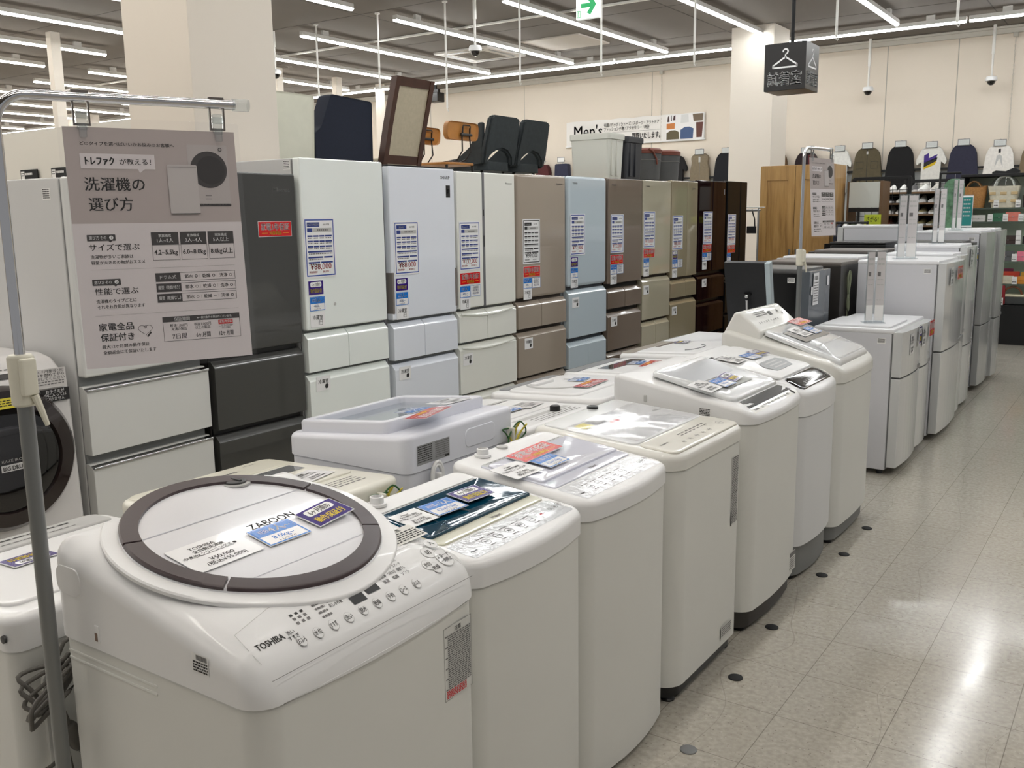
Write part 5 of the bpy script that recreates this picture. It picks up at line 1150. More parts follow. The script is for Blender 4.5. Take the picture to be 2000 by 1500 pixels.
for j, tx in enumerate(('お願い：ドアを開けるときは', 'フタを閉めてから', '運転してください')): sh.txt(tx, .208, .225-j*.014, .010, INK, 2, fit=.13)
[sh.bars(.145, .185-j*.01, .27, .004, INKG, 2, 8, j) for j in range(2)]
q.build('notice_sticker', t, smooth=False)
q = MB(); sh = Sheet(q, flat(V((.3185, 0, .72)), (0, 1, 0), (-.0405, 0, 1)), .0008); sh.rect(.17, .105, .285, .155, INK, 1)
for j, tx in enumerate(('お子さまが', '中に入っては', 'いけません')): sh.txt(tx, .228, .145-j*.0145, .011, PRW, 2, maxw=.1)
q.build('warning_sticker', t, smooth=False)
tag_mesh('card', 'price_card', 'blue-framed price card standing on the drum washer at the left edge', 'price card', (-3.66, 1.715, 1.152), (0, 1, 0), (-.15, 0, 1), .212, .297, group='price cards', price='118,000', rows='107,273', brand='HITACHI')

# ---------------------------------------------------------------- things on and behind the tall refrigerators
RK = mat('rack_white', (206, 204, 198), .5)
t = thing('storage_rack', 'white storage rack behind the tall refrigerators carrying the chairs', 'rack', (-4.98, 5.75, 0))
MB().use(RK).box(-.62, .66, -1.85, 1.75, 1.41, 1.45, .006).build('shelf', t)
MB().use(RK).box(-.62, .66, -1.85, 1.75, .3, .33, .006).build('shelf', t)
for sx in (-.58, .62):
    for sy in (-1.8, -.05, 1.7): MB().use(RK).box(sx-.02, sx+.02, sy-.02, sy+.02, 0, 1.415).build('post', t)
ZR = 1.457
def legs4(t, w, d0, d1, h, r, m, splay=.03, z0=0, r2=None):
    for x, sx in ((d0, -1), (d1, 1)):
        for s in (-1, 1):
            MB().use(m).tube([(x+sx*splay, s*(w+splay*.5), 0), (x, s*w, h)], [r2 or r*.75, r], 8).build('leg', t)
def cushion_back(mb, outline_yz, x_of_z, th, r=.02):
    """upholstered back: outline in (y, z), lean given by x_of_z; th thickness toward the front"""
    cy = sum(p[0] for p in outline_yz)/len(outline_yz); cz = sum(p[1] for p in outline_yz)/len(outline_yz)
    def ring(s, o): return [(x_of_z(cz+(z-cz)*s)+o, cy+(y-cy)*s, cz+(z-cz)*s) for y, z in outline_yz]
    return mb.rings([ring(.5, 0-.002), ring(.93, 0), ring(.99, .012), ring(1, th*.5), ring(.98, th-.01), ring(.9, th), ring(.5, th+.004)])
def poly_round(P, r, n=4):
    out = []; N = len(P)
    for i in range(N):
        p, a, c = V(P[i]), V(P[i-1]), V(P[(i+1) % N]); d1 = (a-p); d2 = (c-p); rr = min(r, d1.length*.45, d2.length*.45)
        p1, p2 = p+d1.normalized()*rr, p+d2.normalized()*rr
        for k in range(n+1):
            s = k/n; q = p1*(1-s)**2+p*2*s*(1-s)+p2*s*s; out.append((q.x, q.y))
    return out
CWH = mat('leather_cream_white', (222, 222, 205), .5, noise=.03, nscale=10); NAV = mat('fabric_navy', (18, 26, 44), .85, noise=.1, nscale=60); GRF = mat('velvet_charcoal', (46, 52, 54), .8, noise=.12, nscale=30)
WDK = mat('wood_dark', (66, 38, 26), .4, noise=.15, nscale=14); CRF = mat('fabric_cream', (178, 168, 146), .85, noise=.05, nscale=40); PLY = mat('plywood_honey', (176, 118, 52), .4, noise=.12, nscale=8)
# the local front of a chair is -x here: backs turn to the aisle
t = thing('dining_chair', 'cream-white upholstered chair seen from behind, beside the near pillar', 'chair', (-4.72, 4.125, ZR))
MB().use(CWH).box(-.24, .2, -.2, .2, .36, .46, .03, 3).build('seat', t)
q = MB().use(CWH); cushion_back(q, poly_round([(-.21, .40), (.2, .40), (.2, .82), (-.21, .82)], .03), lambda z: .24+(z-.4)*.06, -.07); q.build('backrest', t)
legs4(t, .17, -.2, .18, .37, .018, WDK)
t = thing('armchair', 'navy blue upholstered armchair seen from behind', 'chair', (-4.72, 4.67, ZR))
MB().use(NAV).box(-.26, .2, -.24, .24, .32, .46, .03, 3).build('seat', t)
q = MB().use(NAV); cushion_back(q, poly_round([(-.31, .30), (.225, .30), (.225, .835), (-.16, .852), (-.185, .80), (-.255, .64), (-.31, .60)], .02), lambda z: .215+(z-.3)*.02, -.09); q.build('backrest', t)
for yy in (-.275, .19): q = MB().use(NAV).box(-.24, .18, yy-.03, yy+.03, .34, .60, .025, 3); q.build('armrest', t)
legs4(t, .2, -.22, .16, .33, .018, WDK)
t = thing('dining_chair', 'high-backed chair with a dark brown wooden frame and cream fabric back', 'chair', (-4.76, 5.28, ZR), R(0))
lean = lambda z: .17+(z-.42)*.17+.05*max(0, z-.72)
q = MB().use(WDK)
for s in (-1, 1):
    q.rings([[(lean(z)+dx, s*.185*(1-.0*z)+.08*(z-.42)*1+dy, z) for dx, dy in ((-.03, -.022), (.025, -.022), (.025, .022), (-.03, .022))] for z in (.0, .25, .42, .55, .7, .85, 1.03)])
for z0, z1 in ((.44, .50), (.97, 1.03)):
    q.rings([[(lean(z)+dx, y+.08*(z-.42), z) for z, dx in ((z0, .02), (z1, .02), (z1, -.025), (z0, -.025))] for y in (-.2, .2)])
q.build('frame', t)
q = MB().use(CRF); cushion_back(q, poly_round([(-.17+.006, .49), (.175, .49), (.215, .98), (-.13, .98)], .01), lambda z: lean(z)+.008, -.05); q.build('backrest', t)
MB().use(CRF).box(-.3, .19, -.2, .2, .40, .48, .03, 3).build('seat', t)
for s in (-1, 1): MB().use(WDK).tube([(-.27, s*.17, 0), (-.27, s*.17, .41)], .02, 8).build('leg', t)
BRD = mat('rod_black', (24, 22, 22), .4)
for i, (xc, yc, dz, lb) in enumerate(((-5.08, 6.0, .0, 'plywood chair with thin black rods, partly behind the brown framed chair'), (-4.62, 5.90, .0, 'plywood chair with thin black rods, right of the other plywood one'))):
    t = thing('dining_chair', lb, 'chair', (xc, yc, ZR+dz))
    MB().use(PLY).prism(poly_round([(-.28, -.19), (.12, -.2), (.14, 0), (.12, .2), (-.28, .19)], .08), 'z', .455, .475, .006).build('seat', t)
    q = MB().use(PLY); cushion_back(q, poly_round([(-.2, .64), (.19, .64), (.195, .775), (-.2, .775)], .05, 6), lambda z: .13+.06*(z-.62), -.02); q.build('backrest', t)
    q = MB().use(BRD)
    for s in (-1, 1): q.tube([(.02, s*.045+.03, .47), (.10, s*.05+.03, .50), (.15, s*.055+.03, .56), (.145, s*.048+.03, .66), (.15, s*.045+.03, .735)], .006, 6)
    q.tube([(.15, -.015, .69), (.155, -.015, .745), (.155, -.008, .752), (.155, .068, .752), (.155, .075, .745), (.15, .075, .69)], .005, 6); q.box(.142, .158, -.04, .1, .672, .692, .004); q.build('back_rods', t)
    legs4(t, .16, -.22, .1, .46, .011, BRD, .05)
for i, (yc, lb) in enumerate(((6.42, 'charcoal shell chair with a cut-out back, left one of the pair'), (6.88, 'charcoal shell chair with a cut-out back, next to the white bin'))):
    t = thing('lounge_chair', lb, 'chair', (-4.72, yc, ZR))
    MB().use(GRF).prism(poly_round([(-.33, -.19), (.12, -.22), (.2, -.16), (.2, .16), (.12, .22), (-.33, .19)], .09), 'z', .43, .50, .025, 3).build('seat', t)
    q = MB().use(GRF); ln = lambda z: .19+(z-.46)*.22
    # shell: two cheeks joined above an arched opening
    O = [(-.215, .47), (-.17, .47), (-.15, .535), (-.08, .585), (0, .60), (.08, .585), (.15, .535), (.17, .47), (.215, .47), (.225, .58), (.20, .84), (.17, .855), (-.17, .855), (-.20, .84), (-.225, .58)]
    n = len(O)
    A = [(ln(z)+.02, y, z) for y, z in O]; B_ = [(ln(z)-.035, y, z) for y, z in O]
    bm = bmesh.new(); va = [bm.verts.new(p) for p in A]; vb = [bm.verts.new(p) for p in B_]
    bm.faces.new(va); bm.faces.new(vb[::-1]); [bm.faces.new((va[k], vb[k], vb[(k+1) % n], va[(k+1) % n])) for k in range(n)]
    bmesh.ops.recalc_face_normals(bm, faces=bm.faces[:]); bmesh.ops.bevel(bm, geom=bm.edges[:], offset=.014, segments=2, affect='EDGES', clamp_overlap=True); bm.verts.index_update()
    q.add([v.co[:] for v in bm.verts], [[v.index for v in f.verts] for f in bm.faces]); bm.free()
    for s in (-1, 1):   # sloping side wings from the back down to the seat front
        P = [(-.31, .50), (-.05, .53), (.08, .62), (.165, .80), (.21, .80), (.2, .48), (-.05, .455), (-.31, .455)]
        q.prism(P, 'y', s*.205-.02, s*.205+.02, .012)
    q.build('shell_back', t)
    legs4(t, .15, -.22, .14, .44, .014, BLACK, .06)
def bin_(label, y0, y1, m, x0=-3.93, x1=-3.57, z=1.801, h=.345):
    t = thing('storage_bin', label, 'bin', ((x0+x1)/2, (y0+y1)/2, z)); hx, hy = (x1-x0)/2, (y1-y0)/2
    def rr(s, zz): return [(x*s, y*s, zz) for x, y in rrect(-hx, hx, -hy, hy, .025)]
    MB().use(m).rings([rr(.88, 0), rr(.96, h-.045), rr(.94, h-.045)], True, True).build('body', t)
    MB().use(m).rings([rr(.955, h-.05), rr(1.01, h-.045), rr(1.02, h-.012), rr(1.0, h), rr(.9, h)], True, True).build('rim', t)
    q = MB().use(m)
    for s in (-.5, .1): q.box(hx*.90, hx*.99, s*hy-.012, s*hy+.012, .02, h-.05, .006)
    q.build('rib', t); return t
bin_('pale white rectangular bin on top of the pale blue refrigerator', 6.56, 6.83, mat('bin_white', (214, 214, 204), .5))
bin_('dark grey rectangular bin next to the white bin', 6.86, 7.16, mat('bin_dark', (48, 49, 54), .5), x0=-3.9, h=.335)
for i, (y, lb) in enumerate(((7.63, 'grey round basket with a brown leather rim beside the dark bin'), (8.02, 'grey round basket with a brown leather rim nearer the black tee'))):
    t = thing('storage_basket', lb, 'basket', (-3.82, y, 1.816))
    MB().use(mat('basket_grey', (84, 84, 84), .8, noise=.05)).lathe([(.145, 0), (.15, .004), (.165, .235), (.155, .235)], (0, 0, 0), 32).build('body', t)
    MB().use(mat('basket_leather', (110, 56, 42), .5)).lathe([(.15, .225), (.169, .225), (.171, .255), (.155, .27), (.02, .275)], (0, 0, 0), 32).build('lid', t)
    q = MB().use(mat('basket_seam', (120, 118, 114), .8)); q.tube([(.1615*cos(a), .1615*sin(a), .17) for a in np.linspace(0, 2*pi, 33)[:-1]], .003, 5, closed=True); q.build('seam', t)
    if i == 0: q = MB().use(mat('basket_leather', (110, 56, 42), .5)); q.tube([(.12, -.12, .262), (.15, -.10, .24), (.165, -.06, .18), (.17, -.055, .13)], .008, 6); q.build('strap', t)

# leaning sign board, acrylic stands on the small refrigerators
t = thing('sign_board', 'black-backed board with a pale silver edge leaning above the last washer', 'sign board', (-1.885, 5.17, .809), 0, rot=(R(14), 0, 0))
MB().use(mat('board_black', (14, 16, 20), .5)).box(-.13, .105, -.01, .03, .0, .45, .003).build('back', t)
MB().use(mat('board_edge', (178, 192, 198), .3, metal=.3)).box(.105, .135, -.012, .032, .0, .45, .003).build('edge', t)
q = MB().use(CHROME).cyl((0, -.05, .06), (0, -.03, .24), .008, 10); q.sphere((0, -.03, .26), .012, 8); q.use(BLACK).lathe([(.022, -.004), (.022, .004), (.001, .006)], (0, -.012, .27), 14, ); q.build('support_rod', t)
def acrylic(label, x, y, z, rz, h=.42, w=.06, tint=(206, 202, 202)):
    t = thing('acrylic_stand', label, 'acrylic stand', (x, y, z), rz, 'acrylic card stands')
    MB().use(ACRY).box(-.05, .05, -w, w, 0, .004).build('base', t)
    for i, (a, s) in enumerate(((R(24), -1), (R(-24), 1))):
        M = Matrix.Translation((0, 0, .004)) @ Matrix.Rotation(a, 4, 'Z')
        y0, y1 = (-w, -.001) if s < 0 else (.001, w)
        MB().use(ACRY).box(-.004, .0, y0, y1, 0, h, .0008, M=M).build('panel', t)
        q = MB(); f = lambda u, v, l: tuple(M @ V((.0004+l, u, v))); sh = Sheet(q, f); pm = mat('stand_paper_%d' % tint[0], tint, .4)
        sh.rect(y0+.006, .09, y1-.006, h-.01, pm, 1); sh.rect(y0+.006, .01, y1-.006, .10, PAPER, 2)
        g = lambda u, v, l: tuple(M @ V((-.0044-l, u, v))); sh2 = Sheet(q, g); sh2.rect(y1-.006, .01, y0+.006, h-.01, pm, 1)
        for j in (0, 1, 4, 5, 8): sh.bars(y0+.012, h-.05-j*.03, y1-.012, .012 if j < 2 else .006, LGREY, 2, 2, j+i)
        sh.rect(y0+.012, h-.15, (y0+y1)/2, h-.125, INKG, 2)
        q.build('card', t, smooth=False)
    return t
acrylic('clear acrylic card stand on the short refrigerator next to the washers', -1.36, 5.76, .868, R(-62))
acrylic('clear acrylic card stand on the taller refrigerator with the red tag', -1.43, 6.85, 1.196, R(-62), .43, .07)
acrylic('clear acrylic card stand on the bottom-freezer refrigerator', -1.42, 7.9, 1.266, R(-62), .42, .052)
acrylic('clear acrylic card stand on the grey-white refrigerator, before the jute bag', -1.46, 8.9, 1.351, R(-62), .43, .046)
t = thing('card_holder', 'clear upright holder with a teal and white card on the far refrigerator', 'card holder', (-1.475, 9.5, 1.361), R(-75))
MB().use(ACRY).box(-.02, .03, -.05, .05, 0, .004).box(-.004, 0, -.05, .05, 0, .3).build('holder', t)
q = MB(); sh = Sheet(q, flat((.0004, 0, 0), (0, 1, 0), (0, 0, 1))); sh.rect(-.048, .005, .048, .29, PAPER, 1); sh.rect(-.04, .02, .044, .275, mat('card_teal', (24, 122, 118), .4), 2)
for j in range(5): sh.bars(-.03, .25-j*.035, .03, .012, LGREY, 3, 3, j)
q.build('card', t, smooth=False)
# ---------------------------------------------------------------- wardrobe, garment rail, clothes wall, shelves
OAK = mat('oak_veneer', (172, 132, 78), .35, coat=.2)
def grain(m, c1, c2, c3):
    nt = m.node_tree; b = nt.nodes['Principled BSDF']; tc = nt.nodes.new('ShaderNodeTexCoord'); mp = nt.nodes.new('ShaderNodeMapping'); mp.inputs['Scale'].default_value = (9, 9, .9)
    n = nt.nodes.new('ShaderNodeTexNoise'); n.inputs['Scale'].default_value = 2.5; n.inputs['Detail'].default_value = 6; n.inputs['Distortion'].default_value = .6
    r = nt.nodes.new('ShaderNodeValToRGB'); e = r.color_ramp.elements; e.new(.5)
    for q, (p, c) in zip(e, ((.3, c1), (.5, c2), (.72, c3))): q.position = p; q.color = (*lin(c), 1)
    nt.links.new(tc.outputs['Object'], mp.inputs['Vector']); nt.links.new(mp.outputs[0], n.inputs['Vector']); nt.links.new(n.outputs['Fac'], r.inputs[0]); nt.links.new(r.outputs[0], b.inputs['Base Color'])
grain(OAK, (150, 112, 64), (174, 135, 80), (190, 152, 96))
t = thing('wardrobe', 'oak wooden wardrobe with framed panel doors behind the black refrigerators', 'wardrobe', (-3.22, 10.28, 0), R(1))
MB().use(OAK).box(-.375, .375, -.26, .27, 0, 2.015, .005).build('carcass', t)
for x0, x1 in ((-.375, -.002), (.002, .375)):
    q = MB().use(OAK).box(x0, x1, -.285, -.262, .06, 2.01, .003)
    q.box(x0, x0+.075, -.295, -.28, .06, 2.01, .002).box(x1-.075, x1, -.295, -.28, .06, 2.01, .002).box(x0+.075, x1-.075, -.295, -.28, 1.86, 2.01, .002).box(x0+.075, x1-.075, -.295, -.28, .06, .2, .002)
    d = q.build('door', t); MB().use(STEEL).box(-.045 if x0 < -.1 else .025, -.025 if x0 < -.1 else .045, -.31, -.29, 1.0, 1.14, .004).build('handle', d)
t = thing('garment_rail', 'thin steel garment rail with a dark hanger between black refrigerator and wardrobe', 'garment rail', (-3.6, 9.7, 0))
q = MB().use(STEEL)
for x in (.1, -.35): q.cyl((x, 0, 0), (x, 0, 1.58), .011, 8).cyl((x, -.2, .02), (x, .2, .02), .011, 8)
q.cyl((-.36, 0, 1.55), (.12, 0, 1.55), .011, 8).cyl((-.05, 0, 1.58), (.17, 0, 1.58), .004, 6); q.build('frame', t)
h = thing('clothes_hanger', 'dark hanger with a black strap on the thin garment rail', 'hanger', (-3.57, 9.7, 1.55))
MB().use(MBLACK).tube([(0, 0, .012), (.01, 0, -.03), (.03, 0, -.09), (.035, 0, -.17)], .007, 6).box(-.05, .05, -.015, .015, -.24, -.165, .006).build('hanger', h)

def garment(name, label, x, z, w, h, c, kind='long', y=YW-.07, extra=None, tilt=0, hide=None):
    """hung top: puffed outline with sleeves, on a hanger with a framed price card"""
    t = thing(name, label, 'garment', (x, y, z), 0, 'clothes hung on the back wall', rot=(0, R(tilt), 0))
    a = w/2; m = mat('cloth_%d_%d_%d' % c, c, .9, noise=.08, nscale=30, bump=.4)
    if kind == 'vest': O = [(-.06, .0), (-a*.55, -.02), (-a*.8, -.06), (-a*.72, -.16), (-a*.86, -.25), (-a*.9, -h), (a*.9, -h), (a*.86, -.25), (a*.72, -.16), (a*.8, -.06), (a*.55, -.02), (.06, 0), (0, -.03)]
    elif kind == 'tee': O = [(-.07, .0), (-a*.6, -.03), (-a, -.2), (-a*.9, -.26), (-a*.62, -.2), (-a*.6, -h), (a*.6, -h), (a*.62, -.2), (a*.9, -.26), (a, -.2), (a*.6, -.03), (.07, 0), (0, -.03)]
    else: O = [(-.06, .0), (-a*.62, -.04), (-a*.8, -.12), (-a, -.5), (-a*.97, -h*.86), (-a*.72, -h*.86), (-a*.66, -.45), (-a*.62, -h), (a*.62, -h), (a*.66, -.45), (a*.72, -h*.86), (a*.97, -h*.86), (a, -.5), (a*.8, -.12), (a*.62, -.04), (.06, 0), (0, -.025)]
    P = poly_round(O, .03, 2); n = len(P)
    bm = bmesh.new(); f = [bm.verts.new((p[0], -.035, p[1])) for p in P]; k = [bm.verts.new((p[0], .025, p[1])) for p in P]
    bm.faces.new(f); bm.faces.new(k[::-1]); [bm.faces.new((f[i], k[i], k[(i+1) % n], f[(i+1) % n])) for i in range(n)]
    bmesh.ops.recalc_face_normals(bm, faces=bm.faces[:]); bmesh.ops.bevel(bm, geom=bm.edges[:], offset=.014, segments=2, affect='EDGES', clamp_overlap=True); bm.verts.index_update()
    q = MB().use(m); q.add([v.co[:] for v in bm.verts], [[v.index for v in g.verts] for g in bm.faces]); bm.free(); q.build('fabric', t)
    q = MB().use(STEEL).tube([(0, -.01, -.02), (0, -.01, .03), (.015, -.01, .05), (.0, -.01, .065), (0, .06, .066)], .004, 6); q.build('hanger_hook', t)
    q = MB().use(GREY).box(-.075, .075, -.05, -.045, -.025, .06, .002); q.use(mat('card_pale', (205, 208, 206), .4)).box(-.066, .066, -.052, -.049, -.017, .052); 
    sh = Sheet(q, flat((0, -.052, .018), (1, 0, 0), (0, 0, 1)), .0006); [sh.bars(-.05, .018-j*.014, .05, .005, LGREY, 1, 4, j) for j in range(3)]
    q.build('price_card', t, smooth=False)
    if extra: extra(t)
    return t
def front(t, fn):
    q = MB(); sh = Sheet(q, flat((0, -.0355, 0), (1, 0, 0), (0, 0, 1)), .001); fn(sh); q.build('chest_print', t, smooth=False)
garment('short_sleeve_shirt', 'black T-shirt on the back wall, left of the beige vest', -6.43, 2.44, .40, .66, (24, 23, 25), 'tee', extra=lambda t: front(t, lambda s: s.bars(-.0, -.2, .07, .06, LGREY, 1, 3, 2)))
garment('vest', 'beige zipped vest on the back wall', -6.02, 2.46, .36, .62, (126, 114, 94), 'vest', extra=lambda t: front(t, lambda s: (s.rect(-.004, -.6, .004, -.04, INKG), s.rect(-.015, -.14, .012, -.06, PAPER))))
garment('sweater', 'black sweater on the back wall beside the far pillar', -5.58, 2.46, .44, .66, (22, 22, 28), tilt=0)
garment('shirt', 'leopard print garment partly hidden by the far pillar', -4.80, 2.42, .36, .66, (98, 72, 46), 'long')
garment('jacket', 'black and dark red jacket above the wooden wardrobe', -4.36, 2.40, .40, .66, (34, 20, 24), extra=lambda t: front(t, lambda s: s.rect(.03, -.6, .12, -.05, mat('cloth_wine', (86, 26, 34), .9))))
garment('top', 'sheer white top above the right end of the wardrobe', -3.88, 2.40, .34, .62, (226, 226, 222), 'tee')
garment('jacket', 'khaki army jacket on the back wall', -3.50, 2.42, .42, .66, (86, 78, 58), extra=lambda t: front(t, lambda s: (s.rect(-.003, -.62, .003, -.03, INK), s.frame(-.15, -.3, -.05, -.2, .004, INK), s.frame(.05, -.3, .15, -.2, .004, INK), s.rect(-.01, -.1, .01, -.06, PAPER))))
garment('sweater', 'black long-sleeved sweater right of the khaki jacket', -3.06, 2.42, .40, .68, (16, 16, 18))
garment('short_sleeve_shirt', 'white T-shirt with a purple, black and yellow print', -2.66, 2.39, .40, .62, (218, 216, 210), 'tee', extra=lambda t: front(t, lambda s: (s.poly([(-.09, -.12), (-.03, -.09), (-.03, -.16), (.08, -.11), (.06, -.17), (-.09, -.22)], PURP), s.poly([(-.09, -.22), (.08, -.15), (.07, -.2), (-.09, -.28)], INK), s.poly([(-.09, -.28), (.07, -.2), (.05, -.25), (-.09, -.31)], mat('cloth_yellow', (206, 176, 40), .9)))))
garment('shirt', 'navy long-sleeved shirt right of the printed white T-shirt', -2.265, 2.40, .40, .70, (44, 44, 62))
garment('blouse', 'white long-sleeved blouse with a front tie on the back wall', -1.83, 2.37, .40, .62, (226, 222, 216), extra=lambda t: front(t, lambda s: (s.poly([(-.03, -.15), (.0, -.13), (.03, -.15), (.05, -.3), (.0, -.18), (-.05, -.3)], LGREY), s.rect(-.015, -.11, .015, -.06, INK))))
garment('jacket', 'taupe jacket at the right edge of the clothes wall', -1.40, 2.36, .42, .66, (120, 104, 82))
for nm, x, z, w, c, lb in (('handbag', -8.9, 2.40, .26, (74, 22, 26), 'small dark red bag on the back wall near the charcoal chairs'), ('denim_shorts', -8.52, 2.40, .25, (40, 42, 66), 'dark navy denim shorts on the back wall left of the white bin')):
    t = thing(nm, lb, 'bag' if nm == 'handbag' else 'garment', (x, YW-.09, z)); m = mat('cloth_%d_%d_%d' % c, c, .8, noise=.1, nscale=30)
    MB().use(m).prism(poly_round([(-w*.32, 0), (w*.32, 0), (w/2, -.12), (w/2, -.3), (-w/2, -.3), (-w/2, -.12)] if nm == 'handbag' else [(-w/2, 0), (w/2, 0), (w*.56, -.32), (.02, -.32), (0, -.16), (-.02, -.32), (-w*.56, -.32)], .03), 'y', -.05, .05, .015).build('body', t)
    q = MB().use(GREY).box(-.07, .07, -.06, -.055, .02, .11, .002).use(PAPER).box(-.06, .06, -.062, -.059, .03, .10); q.use(STEEL).tube([(0, 0, -.02), (0, 0, .05), (0, .08, .06)], .004, 6); q.build('price_card', t)
# grey board rail behind the lower half of the clothes
t = thing('wall_rack', 'long grey slatted rack with black posts under the wall clothes', 'rack', (-1.4, YW-.12, 0))
q = MB().use(mat('rack_grey', (150, 152, 150), .6)).box(-5.3, 1.8, .08, .11, 1.2, 2.06, .004); q.build('back_board', t)
q = MB().use(MBLACK)
for x in np.arange(-5.2, 1.9, .6): q.box(x-.02, x+.02, .055, .085, 0, 2.08, .003)
q.build('post', t)
MB().use(MBLACK).box(-5.3, 1.8, .04, .08, 2.07, 2.1, .004).build('top_rail', t)
# black mesh racks with the white board
def mesh_rack(label, x0, x1, y, z0, z1, posts, rz=0):
    t = thing('mesh_rack', label, 'rack', ((x0+x1)/2, y, 0), rz); c = (x0+x1)/2; g = MB().use(MBLACK)
    for x in np.arange(x0, x1, .07): g.box(x-c-.0025, x-c+.0025, -.0025, .0025, z0, z1)
    for z in np.arange(z0, z1, .07): g.box(x0-c, x1-c, -.0025, .0025, z-.0025, z+.0025)
    g.build('wire_grid', t, smooth=False)
    for x in posts: MB().use(MBLACK).box(x-c-.02, x-c+.02, -.02, .02, 0, z1+.02, .003).build('post', t)
    MB().use(MBLACK).box(x0-c, x1-c, -.018, .018, z1, z1+.035, .003).box(x0-c, x1-c, -.018, .018, z0-.03, z0, .003).build('rail', t)
    return t
mesh_rack('black wire mesh rack beside the wooden wardrobe', -2.86, -2.26, 10.9, 1.05, 1.86, (-2.85, -2.55, -2.27))
mesh_rack('black wire mesh rack behind the shoe shelf', -2.62, -1.99, 12.3, 1.0, 1.86, (-2.6, -2.3, -2.0))
t = thing('white_board', 'blank pale white board with a brown side edge before the mesh rack', 'board', (-2.62, 10.5, 0))
MB().use(mat('board_white', (206, 210, 204), .5)).box(-.17, .145, -.012, .012, 1.565, 1.83, .003).build('front_sheet', t)
MB().use(mat('board_brown', (104, 78, 52), .5)).box(.145, .175, -.02, .3, .0, 1.84, .003).box(-.19, -.17, -.02, .3, .0, 1.84, .003).build('side_board', t)
MB().use(MBLACK).box(-.19, .16, -.012, .02, 1.52, 1.56, .003).box(-.19, .16, -.1, .02, 1.36, 1.379, .003).build('rail', t)
t = thing('sale_sign', 'yellow-green handwritten sale sign below the white board', 'sign', (-2.52, 10.42, 1.38))
MB().use(mat('sign_lime', (190, 206, 50), .5)).box(-.085, .085, 0, .006, 0, .11, .001).build('card', t)
q = MB(); sh = Sheet(q, flat((0, -.0005, .06), (1, 0, 0), (0, 0, 1)), .001); sh.txt('さがる!', 0, 0, .045, INK, 1, fit=.12); q.build('sign_lettering', t, smooth=False)
t = thing('floor_rack', 'black rack of hanging white and dark clothes low beside the wardrobe', 'rack', (-2.66, 9.98, 0))
MB().use(MBLACK).cyl((-.12, 0, 0), (-.12, 0, 1.42), .012, 8).cyl((.2, 0, 0), (.2, 0, 1.42), .012, 8).cyl((-.13, 0, 1.41), (.21, 0, 1.41), .012, 8).build('frame', t)
for i, (x, c, lb) in enumerate(((-.07, (30, 34, 48), 'navy folded trousers on the low black rack'), (-.01, (212, 212, 206), 'white shirt with dark stripes on the low black rack'), (.06, (70, 78, 60), 'olive shirt on the low black rack'), (.12, (220, 220, 214), 'plain white shirt on the low black rack'))):
    g = thing('hanging_shirt', lb, 'garment', (-2.66+x, 9.98, 1.40)); q = MB().use(mat('cloth_%d_%d_%d' % c, c, .9, noise=.08, nscale=30, bump=.4))
    q.prism(poly_round([(-.03, 0), (.03, 0), (.17, -.07), (.19, -.5), (-.19, -.5), (-.17, -.07)], .02), 'x', -.018, .018, .01); q.build('fabric', g); MB().use(STEEL).tube([(0, 0, -.01), (0, 0, .02), (0, .012, .026)], .003, 5).build('hanger_hook', g)
# shoe shelf
BW = mat('shoe_shelf_brown', (118, 92, 66), .5, noise=.1, nscale=10)
t = thing('shoe_shelf', 'brown wooden shoe shelf with dark sides', 'shelf', (-2.30, 11.6, 0))
for z in (.25, .62, 1.0, 1.22, 1.36, 1.49, 1.615, 1.735): MB().use(BW).box(-.36, .36, -.17, .17, z-.02, z, .003).build('shelf_board', t)
for x in (-.37, .37): MB().use(MBLACK).box(x-.012, x+.012, -.17, .17, 0, 1.76, .003).build('side_panel', t)
MB().use(mat('shelf_back_dark', (60, 46, 40), .7)).box(-.36, .36, .165, .175, .05, 1.75).build('back_panel', t)
def shoe_mesh(c, sole):
    q = MB(); up = mat('shoe_%d_%d_%d' % c, c, .6); so = mat('shoe_sole_%d' % sole, (sole,)*3, .5)
    st = [(-.13, .03, .075, .04), (-.11, .036, .09, .02), (-.05, .038, .075, .02), (0, .04, .06, .02), (.06, .045, .045, .02), (.11, .038, .034, .02), (.135, .02, .026, .022)]
    q.use(up); q.rings([[(x, w*cos(a), max(.016, .016+(h-.016)*max(0, sin(a)) )) for a in np.linspace(-.25, pi+.25, 12)] for x, w, h, _ in st])
    q.use(so); q.rings([[(x, -w*1.06, 0), (x, w*1.06, 0), (x, w*1.06, .022), (x, -w*1.06, .022)] for x, w, h, _ in st])
    return q
SHOES = [((212, 212, 208), 230, 'white'), ((60, 60, 62), 226, 'dark grey'), ((34, 32, 32), 40, 'black'), ((150, 140, 100), 225, 'khaki'), ((120, 50, 34), 60, 'reddish brown'), ((176, 172, 164), 235, 'pale grey')]
_sm = {}
def shoe(ci, x, y, z, rz, label, grp):
    c, s, nm = SHOES[ci]
    if ci not in _sm:
        o = shoe_mesh(c, s).build('shoe'); _sm[ci] = o
    else:
        o = _sm[ci].copy(); COL.objects.link(o)
    o.location = (x, y, z); o.rotation_euler = (0, 0, rz); tag(o, label, 'shoe', grp)
rr = random.Random(5); wher = {1.735: 'the top board of the shoe shelf', 1.615: 'the second board of the shoe shelf', 1.49: 'the third board of the shoe shelf', 1.36: 'the fourth board of the shoe shelf', 1.22: 'the fifth board of the shoe shelf'}
